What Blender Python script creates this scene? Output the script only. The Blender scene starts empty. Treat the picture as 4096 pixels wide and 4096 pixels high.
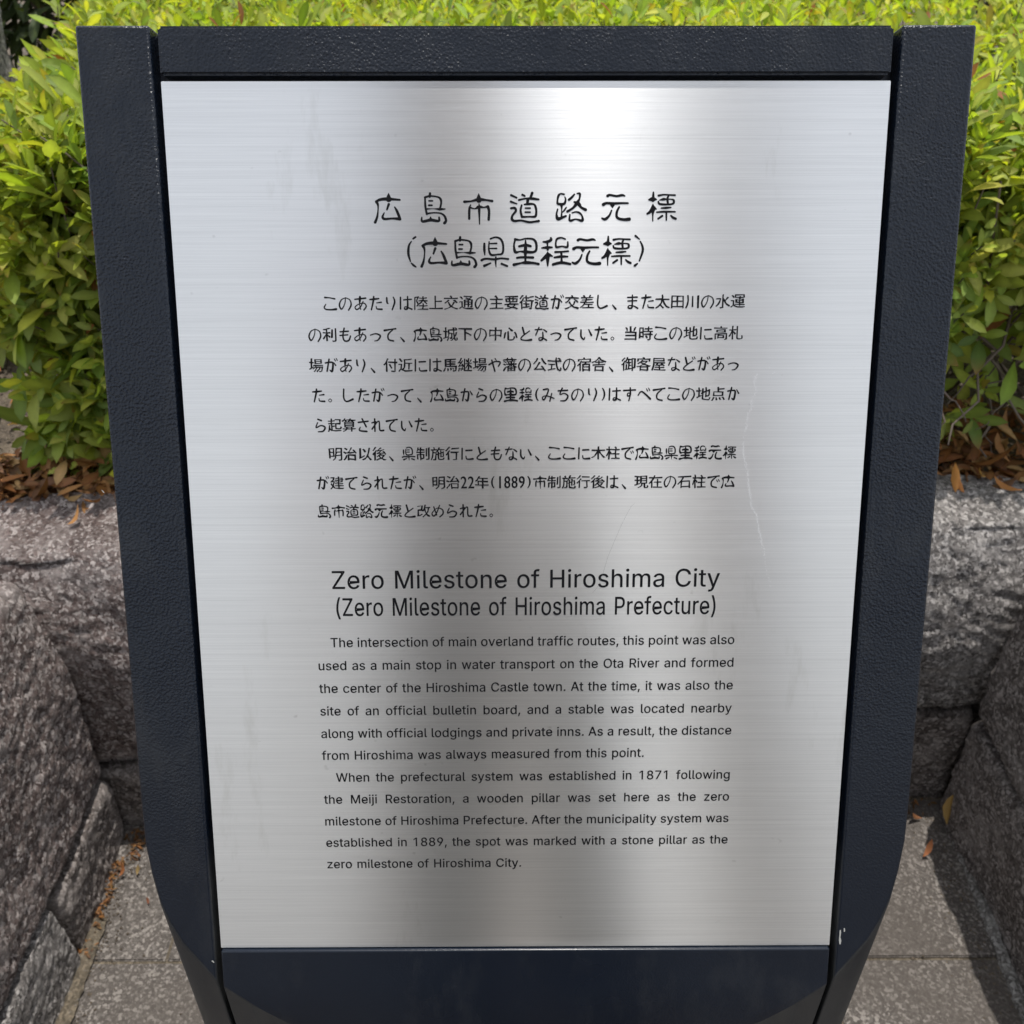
import bpy, bmesh, math, random, json
import numpy as np
from mathutils import Vector, Matrix, Euler, noise, geometry
random.seed(7); RNG = np.random.default_rng(7)
S = bpy.context.scene
COL = S.collection

# ------------------------------------------------------------------ camera
FPX = 3788.0                                  # focal length in pixels of a 4096 px wide frame
CAM = Vector((0, 0, 1.5))
RW = Matrix(((0.99999, -0.00276, 0.00382), (-0.00471, -0.57357, 0.81914), (-8e-05, -0.81915, -0.57358)))  # rows: world axes in lens axes (right, down, forward)
cd = bpy.data.cameras.new('camera')
cam = bpy.data.objects.new('camera', cd); COL.objects.link(cam)
cd.sensor_width = 36; cd.sensor_fit = 'HORIZONTAL'; cd.lens = 36 * FPX / 4096
cd.clip_start = 0.02; cd.clip_end = 3000
M = Matrix(((RW[0][0], -RW[0][1], -RW[0][2]), (RW[1][0], -RW[1][1], -RW[1][2]), (RW[2][0], -RW[2][1], -RW[2][2])))
cam.matrix_world = Matrix.Translation(CAM) @ M.to_4x4()
cd.dof.use_dof = True; cd.dof.focus_distance = 0.64; cd.dof.aperture_fstop = 17
S.camera = cam

# ------------------------------------------------------------------ world and sun
SUN = Vector((0.088, 0.12, 1)).normalized()
w = bpy.data.worlds.new("World"); S.world = w; w.use_nodes = True
nt = w.node_tree; bg = nt.nodes['Background']
sky = nt.nodes.new('ShaderNodeTexSky'); sky.sky_type = 'NISHITA'; sky.sun_disc = False
sky.sun_elevation = math.asin(SUN.z); sky.sun_rotation = math.atan2(SUN.x, SUN.y)
sky.air_density = 1.2; sky.dust_density = 1.4; sky.ozone_density = 1.0
hs = nt.nodes.new('ShaderNodeHueSaturation'); hs.inputs['Saturation'].default_value = .27   # thin high cloud takes the blue out
nt.links.new(sky.outputs[0], hs.inputs['Color']); nt.links.new(hs.outputs[0], bg.inputs[0]); bg.inputs[1].default_value = 0.15
sl = bpy.data.lights.new('sun', 'SUN'); sl.energy = 2.7; sl.angle = math.radians(0.53); sl.color = (1, .96, .9)
so = bpy.data.objects.new('sun', sl); COL.objects.link(so)
so.rotation_euler = SUN.to_track_quat('Z', 'Y').to_euler(); so.location = SUN * 30
S.view_settings.view_transform = 'Standard'; S.view_settings.look = 'None'
S.view_settings.gamma = 1; S.view_settings.exposure = 0.56; S.view_settings.use_curve_mapping = False

# ------------------------------------------------------------------ helpers
def tag(o, label=None, cat=None, group=None, kind=None):
    if label: o['label'] = label
    if cat: o['category'] = cat
    if group: o['group'] = group
    if kind: o['kind'] = kind
    return o
def link(o, parent=None):
    COL.objects.link(o)
    if parent: o.parent = parent
    return o
def empty(name, loc=(0, 0, 0)):
    o = bpy.data.objects.new(name, None); o.location = loc; o.empty_display_size = .1
    return link(o)
def mesh_obj(name, verts, faces, mat=None, parent=None, smooth=False, origin=None):
    me = bpy.data.meshes.new(name); me.from_pydata([tuple(v) for v in verts], [], faces)
    if mat: me.materials.append(mat)
    if smooth: me.shade_smooth()
    o = bpy.data.objects.new(name, me); link(o, parent)
    if parent is not None and parent.location.length > 0: o.matrix_parent_inverse = Matrix.Translation(-parent.location)
    return o
def np_obj(name, V, F, mat, parent=None, smooth=False, color=None):
    """V (n,3) array, F (m,3|4) int array"""
    me = bpy.data.meshes.new(name)
    k = F.shape[1]
    me.vertices.add(len(V)); me.vertices.foreach_set('co', V.astype(np.float32).ravel())
    me.loops.add(F.size); me.loops.foreach_set('vertex_index', F.astype(np.int32).ravel())
    me.polygons.add(len(F)); me.polygons.foreach_set('loop_start', np.arange(0, F.size, k, dtype=np.int32))
    me.polygons.foreach_set('loop_total', np.full(len(F), k, dtype=np.int32))
    if color is not None:
        a = me.color_attributes.new('tint', 'FLOAT_COLOR', 'POINT')
        a.data.foreach_set('color', np.hstack([color, np.ones((len(color), 1))]).astype(np.float32).ravel())
    me.update(calc_edges=True)
    me.materials.append(mat)
    if smooth: me.shade_smooth()
    o = bpy.data.objects.new(name, me); link(o, parent)
    if parent is not None and parent.location.length > 0: o.matrix_parent_inverse = Matrix.Translation(-parent.location)
    return o
def bm_obj(name, bm, mat, parent=None, smooth=False):
    bmesh.ops.recalc_face_normals(bm, faces=bm.faces)
    me = bpy.data.meshes.new(name); bm.to_mesh(me); bm.free(); me.materials.append(mat)
    if smooth: me.shade_smooth()
    o = bpy.data.objects.new(name, me); link(o, parent)
    if parent is not None and parent.location.length > 0: o.matrix_parent_inverse = Matrix.Translation(-parent.location)
    return o
def ray(px, py):
    return RW @ Vector(((px - 2048) / FPX, (py - 2048) / FPX, 1))
def fbm(p, f, o=3):
    return noise.fractal(p * f, .6, 2.1, o, noise_basis='PERLIN_ORIGINAL')

# ------------------------------------------------------------------ materials
class NT:
    def __init__(s, name):
        s.m = bpy.data.materials.new(name); s.m.use_nodes = True; s.t = s.m.node_tree
        s.b = s.t.nodes['Principled BSDF']; s.out = s.t.nodes['Material Output']
    def n(s, typ, **kw):
        nd = s.t.nodes.new(typ)
        for k, v in kw.items():
            if k.startswith('i_'):
                key = k[2:]; key = int(key) if key.isdigit() else key.replace('_', ' ')
                nd.inputs[key].default_value = v
            else: setattr(nd, k, v)
        return nd
    def l(s, a, b): s.t.links.new(a, b)
    def coord(s, scale=(1, 1, 1), kind='Object', rot=(0, 0, 0)):
        c = s.n('ShaderNodeTexCoord'); m = s.n('ShaderNodeMapping'); m.inputs['Scale'].default_value = scale
        m.inputs['Rotation'].default_value = rot
        s.l(c.outputs[kind], m.inputs[0]); return m.outputs[0]
    def noise(s, vec, scale, detail=4, rough=.6, out='Fac'):
        x = s.n('ShaderNodeTexNoise', i_Scale=scale, i_Detail=detail, i_Roughness=rough); s.l(vec, x.inputs['Vector']); return x.outputs[out]
    def ramp(s, fac, stops):
        r = s.n('ShaderNodeValToRGB'); e = r.color_ramp.elements
        while len(e) < len(stops): e.new(.5)
        for q, (p, c) in zip(e, stops):
            q.position = p; q.color = (c, c, c, 1) if isinstance(c, (int, float)) else (*c, 1)
        s.l(fac, r.inputs[0]); return r.outputs[0]
    def mix(s, fac, a, b, blend='MIX'):
        x = s.n('ShaderNodeMix', data_type='RGBA', blend_type=blend)
        for idx, v in ((0, fac), (6, a), (7, b)):
            if hasattr(v, 'is_output'): s.l(v, x.inputs[idx])
            else: x.inputs[idx].default_value = v if idx == 0 else ((*v, 1) if len(v) == 3 else v)
        return x.outputs[2]
    def bump(s, h, strength, dist, prev=None):
        x = s.n('ShaderNodeBump', i_Strength=strength, i_Distance=dist); s.l(h, x.inputs['Height'])
        if prev is not None: s.l(prev, x.inputs['Normal'])
        return x.outputs[0]
    def set(s, **kw):
        for k, v in kw.items():
            key = k.replace('_', ' ')
            if hasattr(v, 'is_output'): s.l(v, s.b.inputs[key])
            else: s.b.inputs[key].default_value = (*v, 1) if isinstance(v, tuple) and len(v) == 3 else v
        return s.m

def mat_steel():
    s = NT('brushed_steel')
    c = s.coord((4, 1, 1300)); c2 = s.coord((22, 1, 3200)); c3 = s.coord((2.5, 1, 5))
    a = s.noise(c, 1.0, 4, .65); b = s.noise(c2, 1.0, 2, .6); d = s.noise(c3, 1.0, 3, .6)
    col = s.ramp(a, [(.25, (.74, .742, .735)), (.5, (.82, .822, .815)), (.78, (.90, .90, .89))])
    col = s.mix(.22, col, s.ramp(b, [(.3, .70), (.7, .96)]))
    col = s.mix(1, col, s.ramp(d, [(.3, .95), (.7, 1.0)]), 'MULTIPLY')
    # faint water stains and handling smudges
    st = s.ramp(s.noise(s.coord((16, 1, 5)), 1.0, 6, .7), [(.60, 0), (.70, .28)])
    col = s.mix(st, col, (.46, .455, .41))
    pits = s.ramp(s.noise(s.coord((90, 1, 120)), 1.0, 2, .5), [(.74, 0), (.80, .35)])
    col = s.mix(pits, col, (.40, .40, .38))
    tn = s.n('ShaderNodeTangent', direction_type='UV_MAP')
    nb = s.bump(b, .22, .00005, s.bump(a, .25, .00015))
    g = s.n('ShaderNodeBsdfAnisotropic', distribution='BECKMANN')
    s.l(col, g.inputs['Color']); s.l(nb, g.inputs['Normal']); s.l(tn.outputs[0], g.inputs['Tangent'])
    s.l(s.ramp(b, [(.2, .275), (.8, .30)]), g.inputs['Roughness'])
    g.inputs['Anisotropy'].default_value = .675; g.inputs['Rotation'].default_value = 0
    g2 = s.n('ShaderNodeBsdfAnisotropic', distribution='GGX')
    s.l(col, g2.inputs['Color']); s.l(nb, g2.inputs['Normal']); s.l(tn.outputs[0], g2.inputs['Tangent'])
    g2.inputs['Roughness'].default_value = .31; g2.inputs['Anisotropy'].default_value = .60
    mx = s.n('ShaderNodeMixShader', i_0=.5); s.l(g.outputs[0], mx.inputs[1]); s.l(g2.outputs[0], mx.inputs[2])
    s.l(mx.outputs[0], s.out.inputs[0])
    return s.m
def mat_paint():
    s = NT('navy_textured_paint')
    c = s.coord((1, 1, 1))
    a = s.noise(c, 600, 3, .55); b = s.noise(c, 1300, 2, .5); g = s.noise(c, 12, 2, .5)
    v = s.n('ShaderNodeTexVoronoi', feature='SMOOTH_F1', i_Scale=560, i_Smoothness=.5); s.l(c, v.inputs['Vector'])
    # the sprayed texture fades out towards the foot of the post
    sep = s.n('ShaderNodeSeparateXYZ'); s.l(s.coord(), sep.inputs[0])
    fade = s.n('ShaderNodeMapRange', i_1=.86, i_2=1.08, i_3=.12, i_4=1.0); s.l(sep.outputs[2], fade.inputs[0])
    h = s.n('ShaderNodeMath', operation='ADD'); s.l(a, h.inputs[0]); s.l(v.outputs['Distance'], h.inputs[1])
    h2 = s.n('ShaderNodeMath', operation='MULTIPLY_ADD'); s.l(b, h2.inputs[0]); h2.inputs[1].default_value = .35; s.l(h.outputs[0], h2.inputs[2])
    h3 = s.n('ShaderNodeMath', operation='MULTIPLY'); s.l(h2.outputs[0], h3.inputs[0]); s.l(fade.outputs[0], h3.inputs[1]); pat = s.ramp(s.noise(c, 22, 3, .6), [(.3, .55), (.7, 1.15)]); h4 = s.n('ShaderNodeMath', operation='MULTIPLY'); s.l(h3.outputs[0], h4.inputs[0]); s.l(pat, h4.inputs[1]); h3 = h4
    col = s.ramp(g, [(.3, (.0030, .0062, .0135)), (.7, (.0040, .0078, .0160))])
    wm = s.ramp(s.noise(s.coord((26, 26, 3.5)), 1.0, 5, .7), [(.52, 0), (.74, .10)])      # dried runs and dust
    col = s.mix(wm, col, (.10, .10, .095))
    # ground reflection painted as paler grey on low upright faces, patchy with dust
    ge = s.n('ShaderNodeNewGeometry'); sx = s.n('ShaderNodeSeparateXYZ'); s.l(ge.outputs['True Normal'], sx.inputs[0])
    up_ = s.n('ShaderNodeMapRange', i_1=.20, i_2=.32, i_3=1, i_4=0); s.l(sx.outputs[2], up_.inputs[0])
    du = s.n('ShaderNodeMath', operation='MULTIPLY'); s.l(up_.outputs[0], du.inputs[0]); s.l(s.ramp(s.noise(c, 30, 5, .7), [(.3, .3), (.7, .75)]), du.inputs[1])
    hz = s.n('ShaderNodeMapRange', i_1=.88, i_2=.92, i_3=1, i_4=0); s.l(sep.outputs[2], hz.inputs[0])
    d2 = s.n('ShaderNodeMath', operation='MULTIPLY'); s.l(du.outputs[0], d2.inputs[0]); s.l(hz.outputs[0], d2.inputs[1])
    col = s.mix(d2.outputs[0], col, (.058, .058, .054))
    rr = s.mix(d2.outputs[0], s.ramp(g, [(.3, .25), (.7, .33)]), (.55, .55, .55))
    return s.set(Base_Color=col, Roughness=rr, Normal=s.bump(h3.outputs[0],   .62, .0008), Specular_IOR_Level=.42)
def mat_plain(name, col, rough=.6, metal=0.0):
    s = NT(name); n = s.noise(s.coord(), 60, 3)
    return s.set(Base_Color=s.mix(n, tuple(x * .85 for x in col), col), Roughness=rough, Metallic=metal)
def mat_stone(name, dark, mid, light, spot=.62, scale=1.0, stretch=(1, 1, 1)):
    s = NT(name); c = s.coord(stretch)
    a = s.noise(c, 5 * scale, 5, .65); b = s.noise(c, 70 * scale, 6, .75); g = s.noise(c, 380, 4, .75)
    v = s.n('ShaderNodeTexVoronoi', i_Scale=230 * scale); s.l(c, v.inputs['Vector'])
    col = s.ramp(a, [(.32, dark), (.5, mid), (.68, tuple(x * 1.12 for x in mid))])
    col = s.mix(s.ramp(b, [(.46, 0), (.62, .55)]), col, light)
    col = s.mix(s.ramp(s.noise(c, 130, 5, .75), [(.5, 0), (.6, .6)]), col, tuple(x * .62 for x in dark))
    lich = s.ramp(s.noise(c, 170, 6, .75), [(spot - .04, 0), (spot + .03, .95)])
    col = s.mix(lich, col, (.47, .45, .42))
    col = s.mix(s.ramp(g, [(.3, .45), (.7, 0)]), col, tuple(x * .55 for x in mid))
    col = s.mix(s.ramp(v.outputs['Distance'], [(.0, .25), (.35, 0)]), col, (.40, .38, .36))
    vc = s.n('ShaderNodeTexVoronoi', i_Scale=205 * scale); wv = s.n('ShaderNodeVectorMath', operation='MULTIPLY_ADD')
    nz = s.n('ShaderNodeTexNoise', i_Scale=120, i_Detail=3); s.l(c, nz.inputs['Vector']); s.l(nz.outputs['Color'], wv.inputs[0]); wv.inputs[1].default_value = (.012,) * 3; s.l(c, wv.inputs[2]); s.l(wv.outputs[0], vc.inputs['Vector'])
    cell = s.n('ShaderNodeSeparateColor'); s.l(vc.outputs['Color'], cell.inputs[0])
    col = s.mix(s.ramp(cell.outputs[0], [(.66, 0), (.72, .80)]), col, light)
    col = s.mix(s.ramp(cell.outputs[1], [(.62, 0), (.68, .72)]), col, tuple(x * .55 for x in dark))
    col = s.mix(s.ramp(s.noise(c, 13, 5, .7), [(.50, 0), (.66, .42)]), col, light)
    col = s.mix(s.ramp(s.noise(c, 9, 5, .7), [(.30, .45), (.46, 0)]), col, dark)
    nb = s.bump(g, .7, .0025, s.bump(b, 1.0, .016))
    # flat tops darkened in colour to offset overhead sun, partly a patchy film
    ge = s.n('ShaderNodeNewGeometry'); sx = s.n('ShaderNodeSeparateXYZ'); s.l(ge.outputs['Normal'], sx.inputs[0])
    tp = s.n('ShaderNodeMapRange', i_1=.75, i_2=.97, i_3=0, i_4=1); s.l(sx.outputs[2], tp.inputs[0])
    fm = s.ramp(s.noise(c, 11, 4, .65), [(.40, .05), (.62, .40)])
    f2 = s.n('ShaderNodeMath', operation='MULTIPLY'); s.l(tp.outputs[0], f2.inputs[0]); s.l(fm, f2.inputs[1])
    col = s.mix(f2.outputs[0], col, tuple(x * .8 for x in dark))
    return s.set(Base_Color=col, Roughness=.82, Normal=nb)
def mat_leaf(name, trans=.46, rough=.55):
    s = NT(name)
    at = s.n('ShaderNodeAttribute', attribute_name='tint')
    n = s.noise(s.coord(), 130, 3)
    col = s.mix(s.ramp(n, [(.35, 0), (.7, .35)]), at.outputs['Color'], s.mix(.5, at.outputs['Color'], (.16, .17, .03)))
    s.set(Base_Color=col, Roughness=rough, Normal=s.bump(n, .15, .001)); s.b.inputs['Specular IOR Level'].default_value = .3
    tr = s.n('ShaderNodeBsdfTranslucent')
    tc = s.mix(1, col, (1.5, 1.5, .5), 'MULTIPLY'); s.l(tc, tr.inputs[0])
    mx = s.n('ShaderNodeMixShader', i_0=trans); s.l(s.b.outputs[0], mx.inputs[1]); s.l(tr.outputs[0], mx.inputs[2])
    s.l(mx.outputs[0], s.out.inputs[0]); return s.m
def mat_soil():
    s = NT('planter_soil'); c = s.coord()
    a = s.noise(c, 22, 6, .7); b = s.noise(c, 140, 5, .7)
    v = s.n('ShaderNodeTexVoronoi', i_Scale=70); s.l(c, v.inputs['Vector'])
    col = s.ramp(a, [(.3, (.03, .022, .016)), (.5, (.10, .078, .055)), (.7, (.20, .16, .115))])
    col = s.mix(s.ramp(b, [(.45, 0), (.7, .6)]), col, (.26, .21, .16))
    return s.set(Base_Color=col, Roughness=.95, Normal=s.bump(v.outputs['Distance'], .5, .006, s.bump(b, .8, .01)))
def mat_paver():
    s = NT('flamed_granite_paver'); c = s.coord((1, 1, 1))
    oi = s.n('ShaderNodeObjectInfo')
    add = s.n('ShaderNodeVectorMath', operation='MULTIPLY_ADD'); s.l(oi.outputs['Random'], add.inputs[0]); add.inputs[1].default_value = (7, 5, 3); s.l(c, add.inputs[2])
    c = add.outputs[0]
    a = s.noise(c, 7, 5, .6); b = s.noise(c, 190, 5, .75); g = s.noise(c, 480, 3, .7)
    col = s.ramp(a, [(.3, (.066, .056, .048)), (.5, (.105, .092, .081)), (.7, (.165, .147, .132))])
    col = s.mix(s.ramp(b, [(.50, 0), (.62, .8)]), col, (.44, .40, .37))
    col = s.mix(s.ramp(g, [(.35, .5), (.6, 0)]), col, (.07, .06, .055))
    vc = s.n('ShaderNodeTexVoronoi', i_Scale=230); s.l(c, vc.inputs['Vector']); cell = s.n('ShaderNodeSeparateColor'); s.l(vc.outputs['Color'], cell.inputs[0])
    col = s.mix(s.ramp(cell.outputs[0], [(.72, 0), (.80, .75)]), col, (.42, .385, .35))
    col = s.mix(s.ramp(cell.outputs[1], [(.68, 0), (.74, .65)]), col, (.045, .04, .036))
    col = s.mix(s.ramp(s.noise(c, 3.5, 5, .65), [(.42, .1), (.62, .65)]), col, (.070, .058, .048))
    col = s.mix(.22, col, s.mix(oi.outputs['Random'], (.09, .076, .065), (.16, .140, .124)))
    return s.set(Base_Color=col, Roughness=.8, Normal=s.bump(g, .6, .002, s.bump(b, .8, .005)))
STEEL = mat_steel(); PAINT = mat_paint()
INK = mat_plain('black_enamel', (.006, .006, .008), .7); INK.node_tree.nodes['Principled BSDF'].inputs['Specular IOR Level'].default_value = .15
CORE = mat_plain('recess_paint', (.004, .006, .012), .35)
CHIP = mat_plain('bare_primer', (.42, .42, .40), .6); SCR = mat_plain('scored_metal', (.98, .98, .98), .5, .9); RIM = mat_plain('glint_edge_metal', (.75, .75, .74), .35, 1.0)
LEAF = mat_leaf('azalea_leaf'); DEAD = mat_leaf('dry_leaf', .15, .6); DARKLEAF = mat_leaf('shade_leaf', .15, .4)
SOIL = mat_soil(); PAVER = mat_paver()
BARK = mat_plain('twig_bark', (.16, .125, .10), .85)
GROUT = mat_stone('sandy_grout', (.16, .13, .09), (.24, .195, .135), (.34, .28, .20))
MORTAR = mat_stone('pale_mortar', (.16, .145, .13), (.27, .25, .23), (.62, .60, .57), .52)
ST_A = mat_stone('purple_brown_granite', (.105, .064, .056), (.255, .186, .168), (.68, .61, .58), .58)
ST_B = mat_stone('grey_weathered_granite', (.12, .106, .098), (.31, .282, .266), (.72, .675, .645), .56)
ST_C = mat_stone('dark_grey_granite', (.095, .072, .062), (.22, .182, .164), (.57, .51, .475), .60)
ASPH = mat_stone('plaza_paving', (.15, .13, .115), (.22, .195, .17), (.34, .31, .28), .7, .6)

# ------------------------------------------------------------------ setting: ground
def box_bm(bm, x0, x1, y0, y1, z0, z1):
    r = bmesh.ops.create_cube(bm, size=1, matrix=Matrix.Translation(((x0+x1)/2, (y0+y1)/2, (z0+z1)/2)) @ Matrix.Diagonal((x1-x0, y1-y0, z1-z0, 1)))
    return r
bm = bmesh.new()
bmesh.ops.create_grid(bm, x_segments=2, y_segments=2, size=900, matrix=Matrix.Translation((0, 0, -.022)))
tag(bm_obj('ground', bm, ASPH), kind='structure')
pav = empty('pavement', (0, 0, 0)); tag(pav, kind='structure')
bm = bmesh.new(); box_bm(bm, -4.2, 4.2, -4.0, 1.30, -.020, -.004)
bm_obj('grout_bed', bm, GROUT, pav)
TW, TD = .45, .30
tile_me = {}
def tile_mesh(wd, dp):
    key = (round(wd, 3), round(dp, 3))
    if key not in tile_me:
        bm = bmesh.new(); box_bm(bm, 0.0025, wd - .0025, .0025, dp - .0025, -.014, 0)
        top = [e for e in bm.edges if all(v.co.z > -.001 for v in e.verts)]
        bmesh.ops.bevel(bm, geom=top, offset=.0022, segments=2, affect='EDGES')
        me = bpy.data.meshes.new('paving_slab'); bm.to_mesh(me); bm.free(); me.materials.append(PAVER); tile_me[key] = me
    return tile_me[key]
for r in range(-15, 1):
    y0 = .855 + r * TD
    off = -.5667 if r % 2 == 0 else -.38
    for c in range(-9, 10):
        x0 = off + c * TW
        if x0 < -4.1 or x0 > 3.6: continue
        if y0 > .05 and (x0 + TW < -.72 or x0 > .84): continue
        if y0 > .05 and r % 2 == 0 and c == 3: continue
        o = bpy.data.objects.new('paving_slab', tile_mesh(TW if not (y0 > .05 and r % 2 == 0 and c == 2) else .56, TD if r < 0 else .32)); link(o, pav)
        o.location = (x0, y0, random.uniform(-.0012, .0008)); o.rotation_euler = (random.uniform(-.002, .002), random.uniform(-.002, .002), 0)

# ------------------------------------------------------------------ setting: stone walls
def rock(name, parent, c8, n, mat, p=9, amp=.012, seed=0, fine=.004, curve=None):
    """a hewn stone: rounded, roughened block between eight corners (x-, x+ | y-, y+ | z-, z+)"""
    nx, ny, nz = n
    idx = {}; V = []; F = []
    def tri(a, b, c):
        q = Vector((0, 0, 0))
        for i in (0, 1):
            for j in (0, 1):
                for k in (0, 1):
                    wgt = ((1+a)/2 if i else (1-a)/2) * ((1+b)/2 if j else (1-b)/2) * ((1+c)/2 if k else (1-c)/2)
                    q += Vector(c8[i*4 + j*2 + k]) * wgt
        return q
    ctr = sum((Vector(q) for q in c8), Vector()) / 8
    sd = Vector((seed * 3.1, seed * 1.7, seed * 2.3))
    def vert(i, j, k):
        key = (i, j, k)
        if key in idx: return idx[key]
        a, b, c = 2*i/nx - 1, 2*j/ny - 1, 2*k/nz - 1
        L = (abs(a)**p + abs(b)**p + abs(c)**p) ** (1/p)
        a, b, c = a/L, b/L, c/L
        q = tri(a, b, c)
        d = (q - ctr).normalized()
        m = max((abs(a), 0), (abs(b), 1), (abs(c), 2))[1]
        e = [(Vector(c8[4]) - Vector(c8[0])), (Vector(c8[2]) - Vector(c8[0])), (Vector(c8[1]) - Vector(c8[0]))][m].normalized()
        if e.dot(d) < 0: e = -e
        d = (e * .75 + d * .25).normalized()
        s = q + sd
        h = fbm(s, 5, 2) * amp + fbm(s, 19, 3) * amp * .22 + fbm(s + Vector((9, 9, 9)), 62, 3) * fine * .7
        cr = abs(noise.noise(s * Vector((9, 9, 9)) if False else s * 7.3)); 
        if cr < .025: h -= (.025 - cr) * .08
        v_ = q + d * h
        if curve: v_ = curve(v_)
        V.append(v_); idx[key] = len(V) - 1
        return idx[key]
    for k in (0, nz):
        for i in range(nx):
            for j in range(ny):
                f = [vert(i, j, k), vert(i+1, j, k), vert(i+1, j+1, k), vert(i, j+1, k)]; F.append(f if k else f[::-1])
    for j in (0, ny):
        for i in range(nx):
            for k in range(nz):
                f = [vert(i, j, k), vert(i, j, k+1), vert(i+1, j, k+1), vert(i+1, j, k)]; F.append(f if j else f[::-1])
    for i in (0, nx):
        for j in range(ny):
            for k in range(nz):
                f = [vert(i, j, k), vert(i, j+1, k), vert(i, j+1, k+1), vert(i, j, k+1)]; F.append(f if i else f[::-1])
    return mesh_obj(name, V, F, mat, parent, smooth=True)
def blk(x0, x1, y0, y1, z0, z1, sk=0):
    """box corners in rock order with optional jitter"""
    r = []
    for x in (x0, x1):
        for y in (y0, y1):
            for z in (z0, z1):
                r.append((x + random.uniform(-sk, sk), y + random.uniform(-sk, sk), z + random.uniform(-sk, sk)))
    return r
def fix(c8, **kw):
    return [kw.get('c%d' % i, c) for i, c in enumerate(c8)]

wl = empty('retaining_wall', (-.85, .6, 0)); tag(wl, 'low wall of rough purple brown granite blocks left of the sign', 'wall')
wb = empty('retaining_wall', (0, 1.3, 0)); tag(wb, 'low wall of rough grey granite blocks under the hedge behind the sign', 'wall')
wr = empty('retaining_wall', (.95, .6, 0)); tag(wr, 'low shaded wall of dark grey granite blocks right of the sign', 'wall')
def curve_b(v):      # worn shoulder between face and top
    if v.z > .36 and v.y < 1.34: v = Vector((v.x, v.y + .070 * ((v.z - .36) / .24) ** 2 * min(1, (1.34 - v.y) / .12), v.z))
    return v
def curve_l(v):
    if v.z > .38 and v.x > -.98: v = Vector((v.x - .035 * ((v.z - .38) / .22) ** 2 * min(1, (v.x + .98) / .12), v.y, v.z))
    return v
# left wall: face at x = -0.715
rock('stone', wl, blk(-1.02, -.714, .43, 1.119, .160, .598, .002), (20, 110, 70), ST_A, 34, .007, 1, .006, curve_l)
rock('stone', wl, blk(-1.00, -.710, .874, 1.114, -.03, .149, .003), (12, 46, 34), ST_C, 22, .006, 2, .005)
rock('stone', wl, blk(-1.00, -.706, .36, .868, -.03, .151, .003), (12, 70, 30), ST_B, 22, .006, 3, .005)
rock('stone', wl, blk(-1.02, -.722, -.15, .42, .158, .59, .004), (8, 30, 24), ST_B, 10, .012, 4)
rock('stone', wl, blk(-1.00, -.715, -.15, .35, -.02, .148, .004), (8, 30, 12), ST_A, 10, .010, 5)
# back wall: face at y = 1.125 (left) .. 1.175 (right)
def yb(x): return 1.122 + (x + .72) * (.055 / 1.53)
def bblk(x0, x1, z0, z1, dy=0, back=1.37, lean=0):
    c = []
    for x in (x0, x1):
        for y in (yb(x) + dy, back):
            for z in (z0, z1): c.append((x, y + (lean if z > .5 and y < 1.3 else 0), z + random.uniform(-.003, .003)))
    return c
rock('stone', wb, bblk(-1.45, -.40, .154, .594, 0, 1.365), (100, 24, 60), ST_A, 12, .012, 6, .006, curve_b)
rock('stone', wb, bblk(-.39, .12, .150, .60, -.004), (40, 16, 24), ST_A, 10, .012, 7)
rock('stone', wb, bblk(.13, .57, .238, .60, -.004), (30, 16, 20), ST_B, 10, .012, 8)
rock('stone', wb, fix(bblk(.575, 1.75, .236, .605, 0, 1.40)), (120, 26, 60), ST_B, 12, .014, 9, .008, curve_b)
rock('stone', wb, bblk(-.78, -.45, -.03, .150, -.002), (34, 10, 22), ST_C, 20, .006, 10, .005)
rock('stone', wb, bblk(-.46, .1, -.02, .143, 0), (24, 8, 10), ST_B, 9, .009, 11)
rock('stone', wb, bblk(.11, .52, -.02, .230, 0), (20, 8, 12), ST_A, 9, .009, 12)
rock('stone', wb, bblk(.53, .85, -.03, .232, .002), (46, 10, 34), ST_C, 14, .011, 13, .005)
# right wall: face at x = 0.815
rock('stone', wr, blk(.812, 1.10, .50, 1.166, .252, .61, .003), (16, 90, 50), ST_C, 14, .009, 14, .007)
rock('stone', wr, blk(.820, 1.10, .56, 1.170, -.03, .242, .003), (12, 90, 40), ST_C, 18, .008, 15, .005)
rock('stone', wr, blk(.815, 1.10, -.15, .49, .252, .60, .004), (8, 30, 24), ST_B, 10, .013, 16)
rock('stone', wr, blk(.822, 1.10, -.15, .55, -.02, .243, .004), (8, 30, 16), ST_A, 10, .012, 17)
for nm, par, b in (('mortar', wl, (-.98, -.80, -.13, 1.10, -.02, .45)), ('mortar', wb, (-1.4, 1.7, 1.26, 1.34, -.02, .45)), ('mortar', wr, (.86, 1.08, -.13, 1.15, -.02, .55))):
    bm = bmesh.new(); box_bm(bm, *b); bm_obj(nm, bm, ST_C, par)
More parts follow.
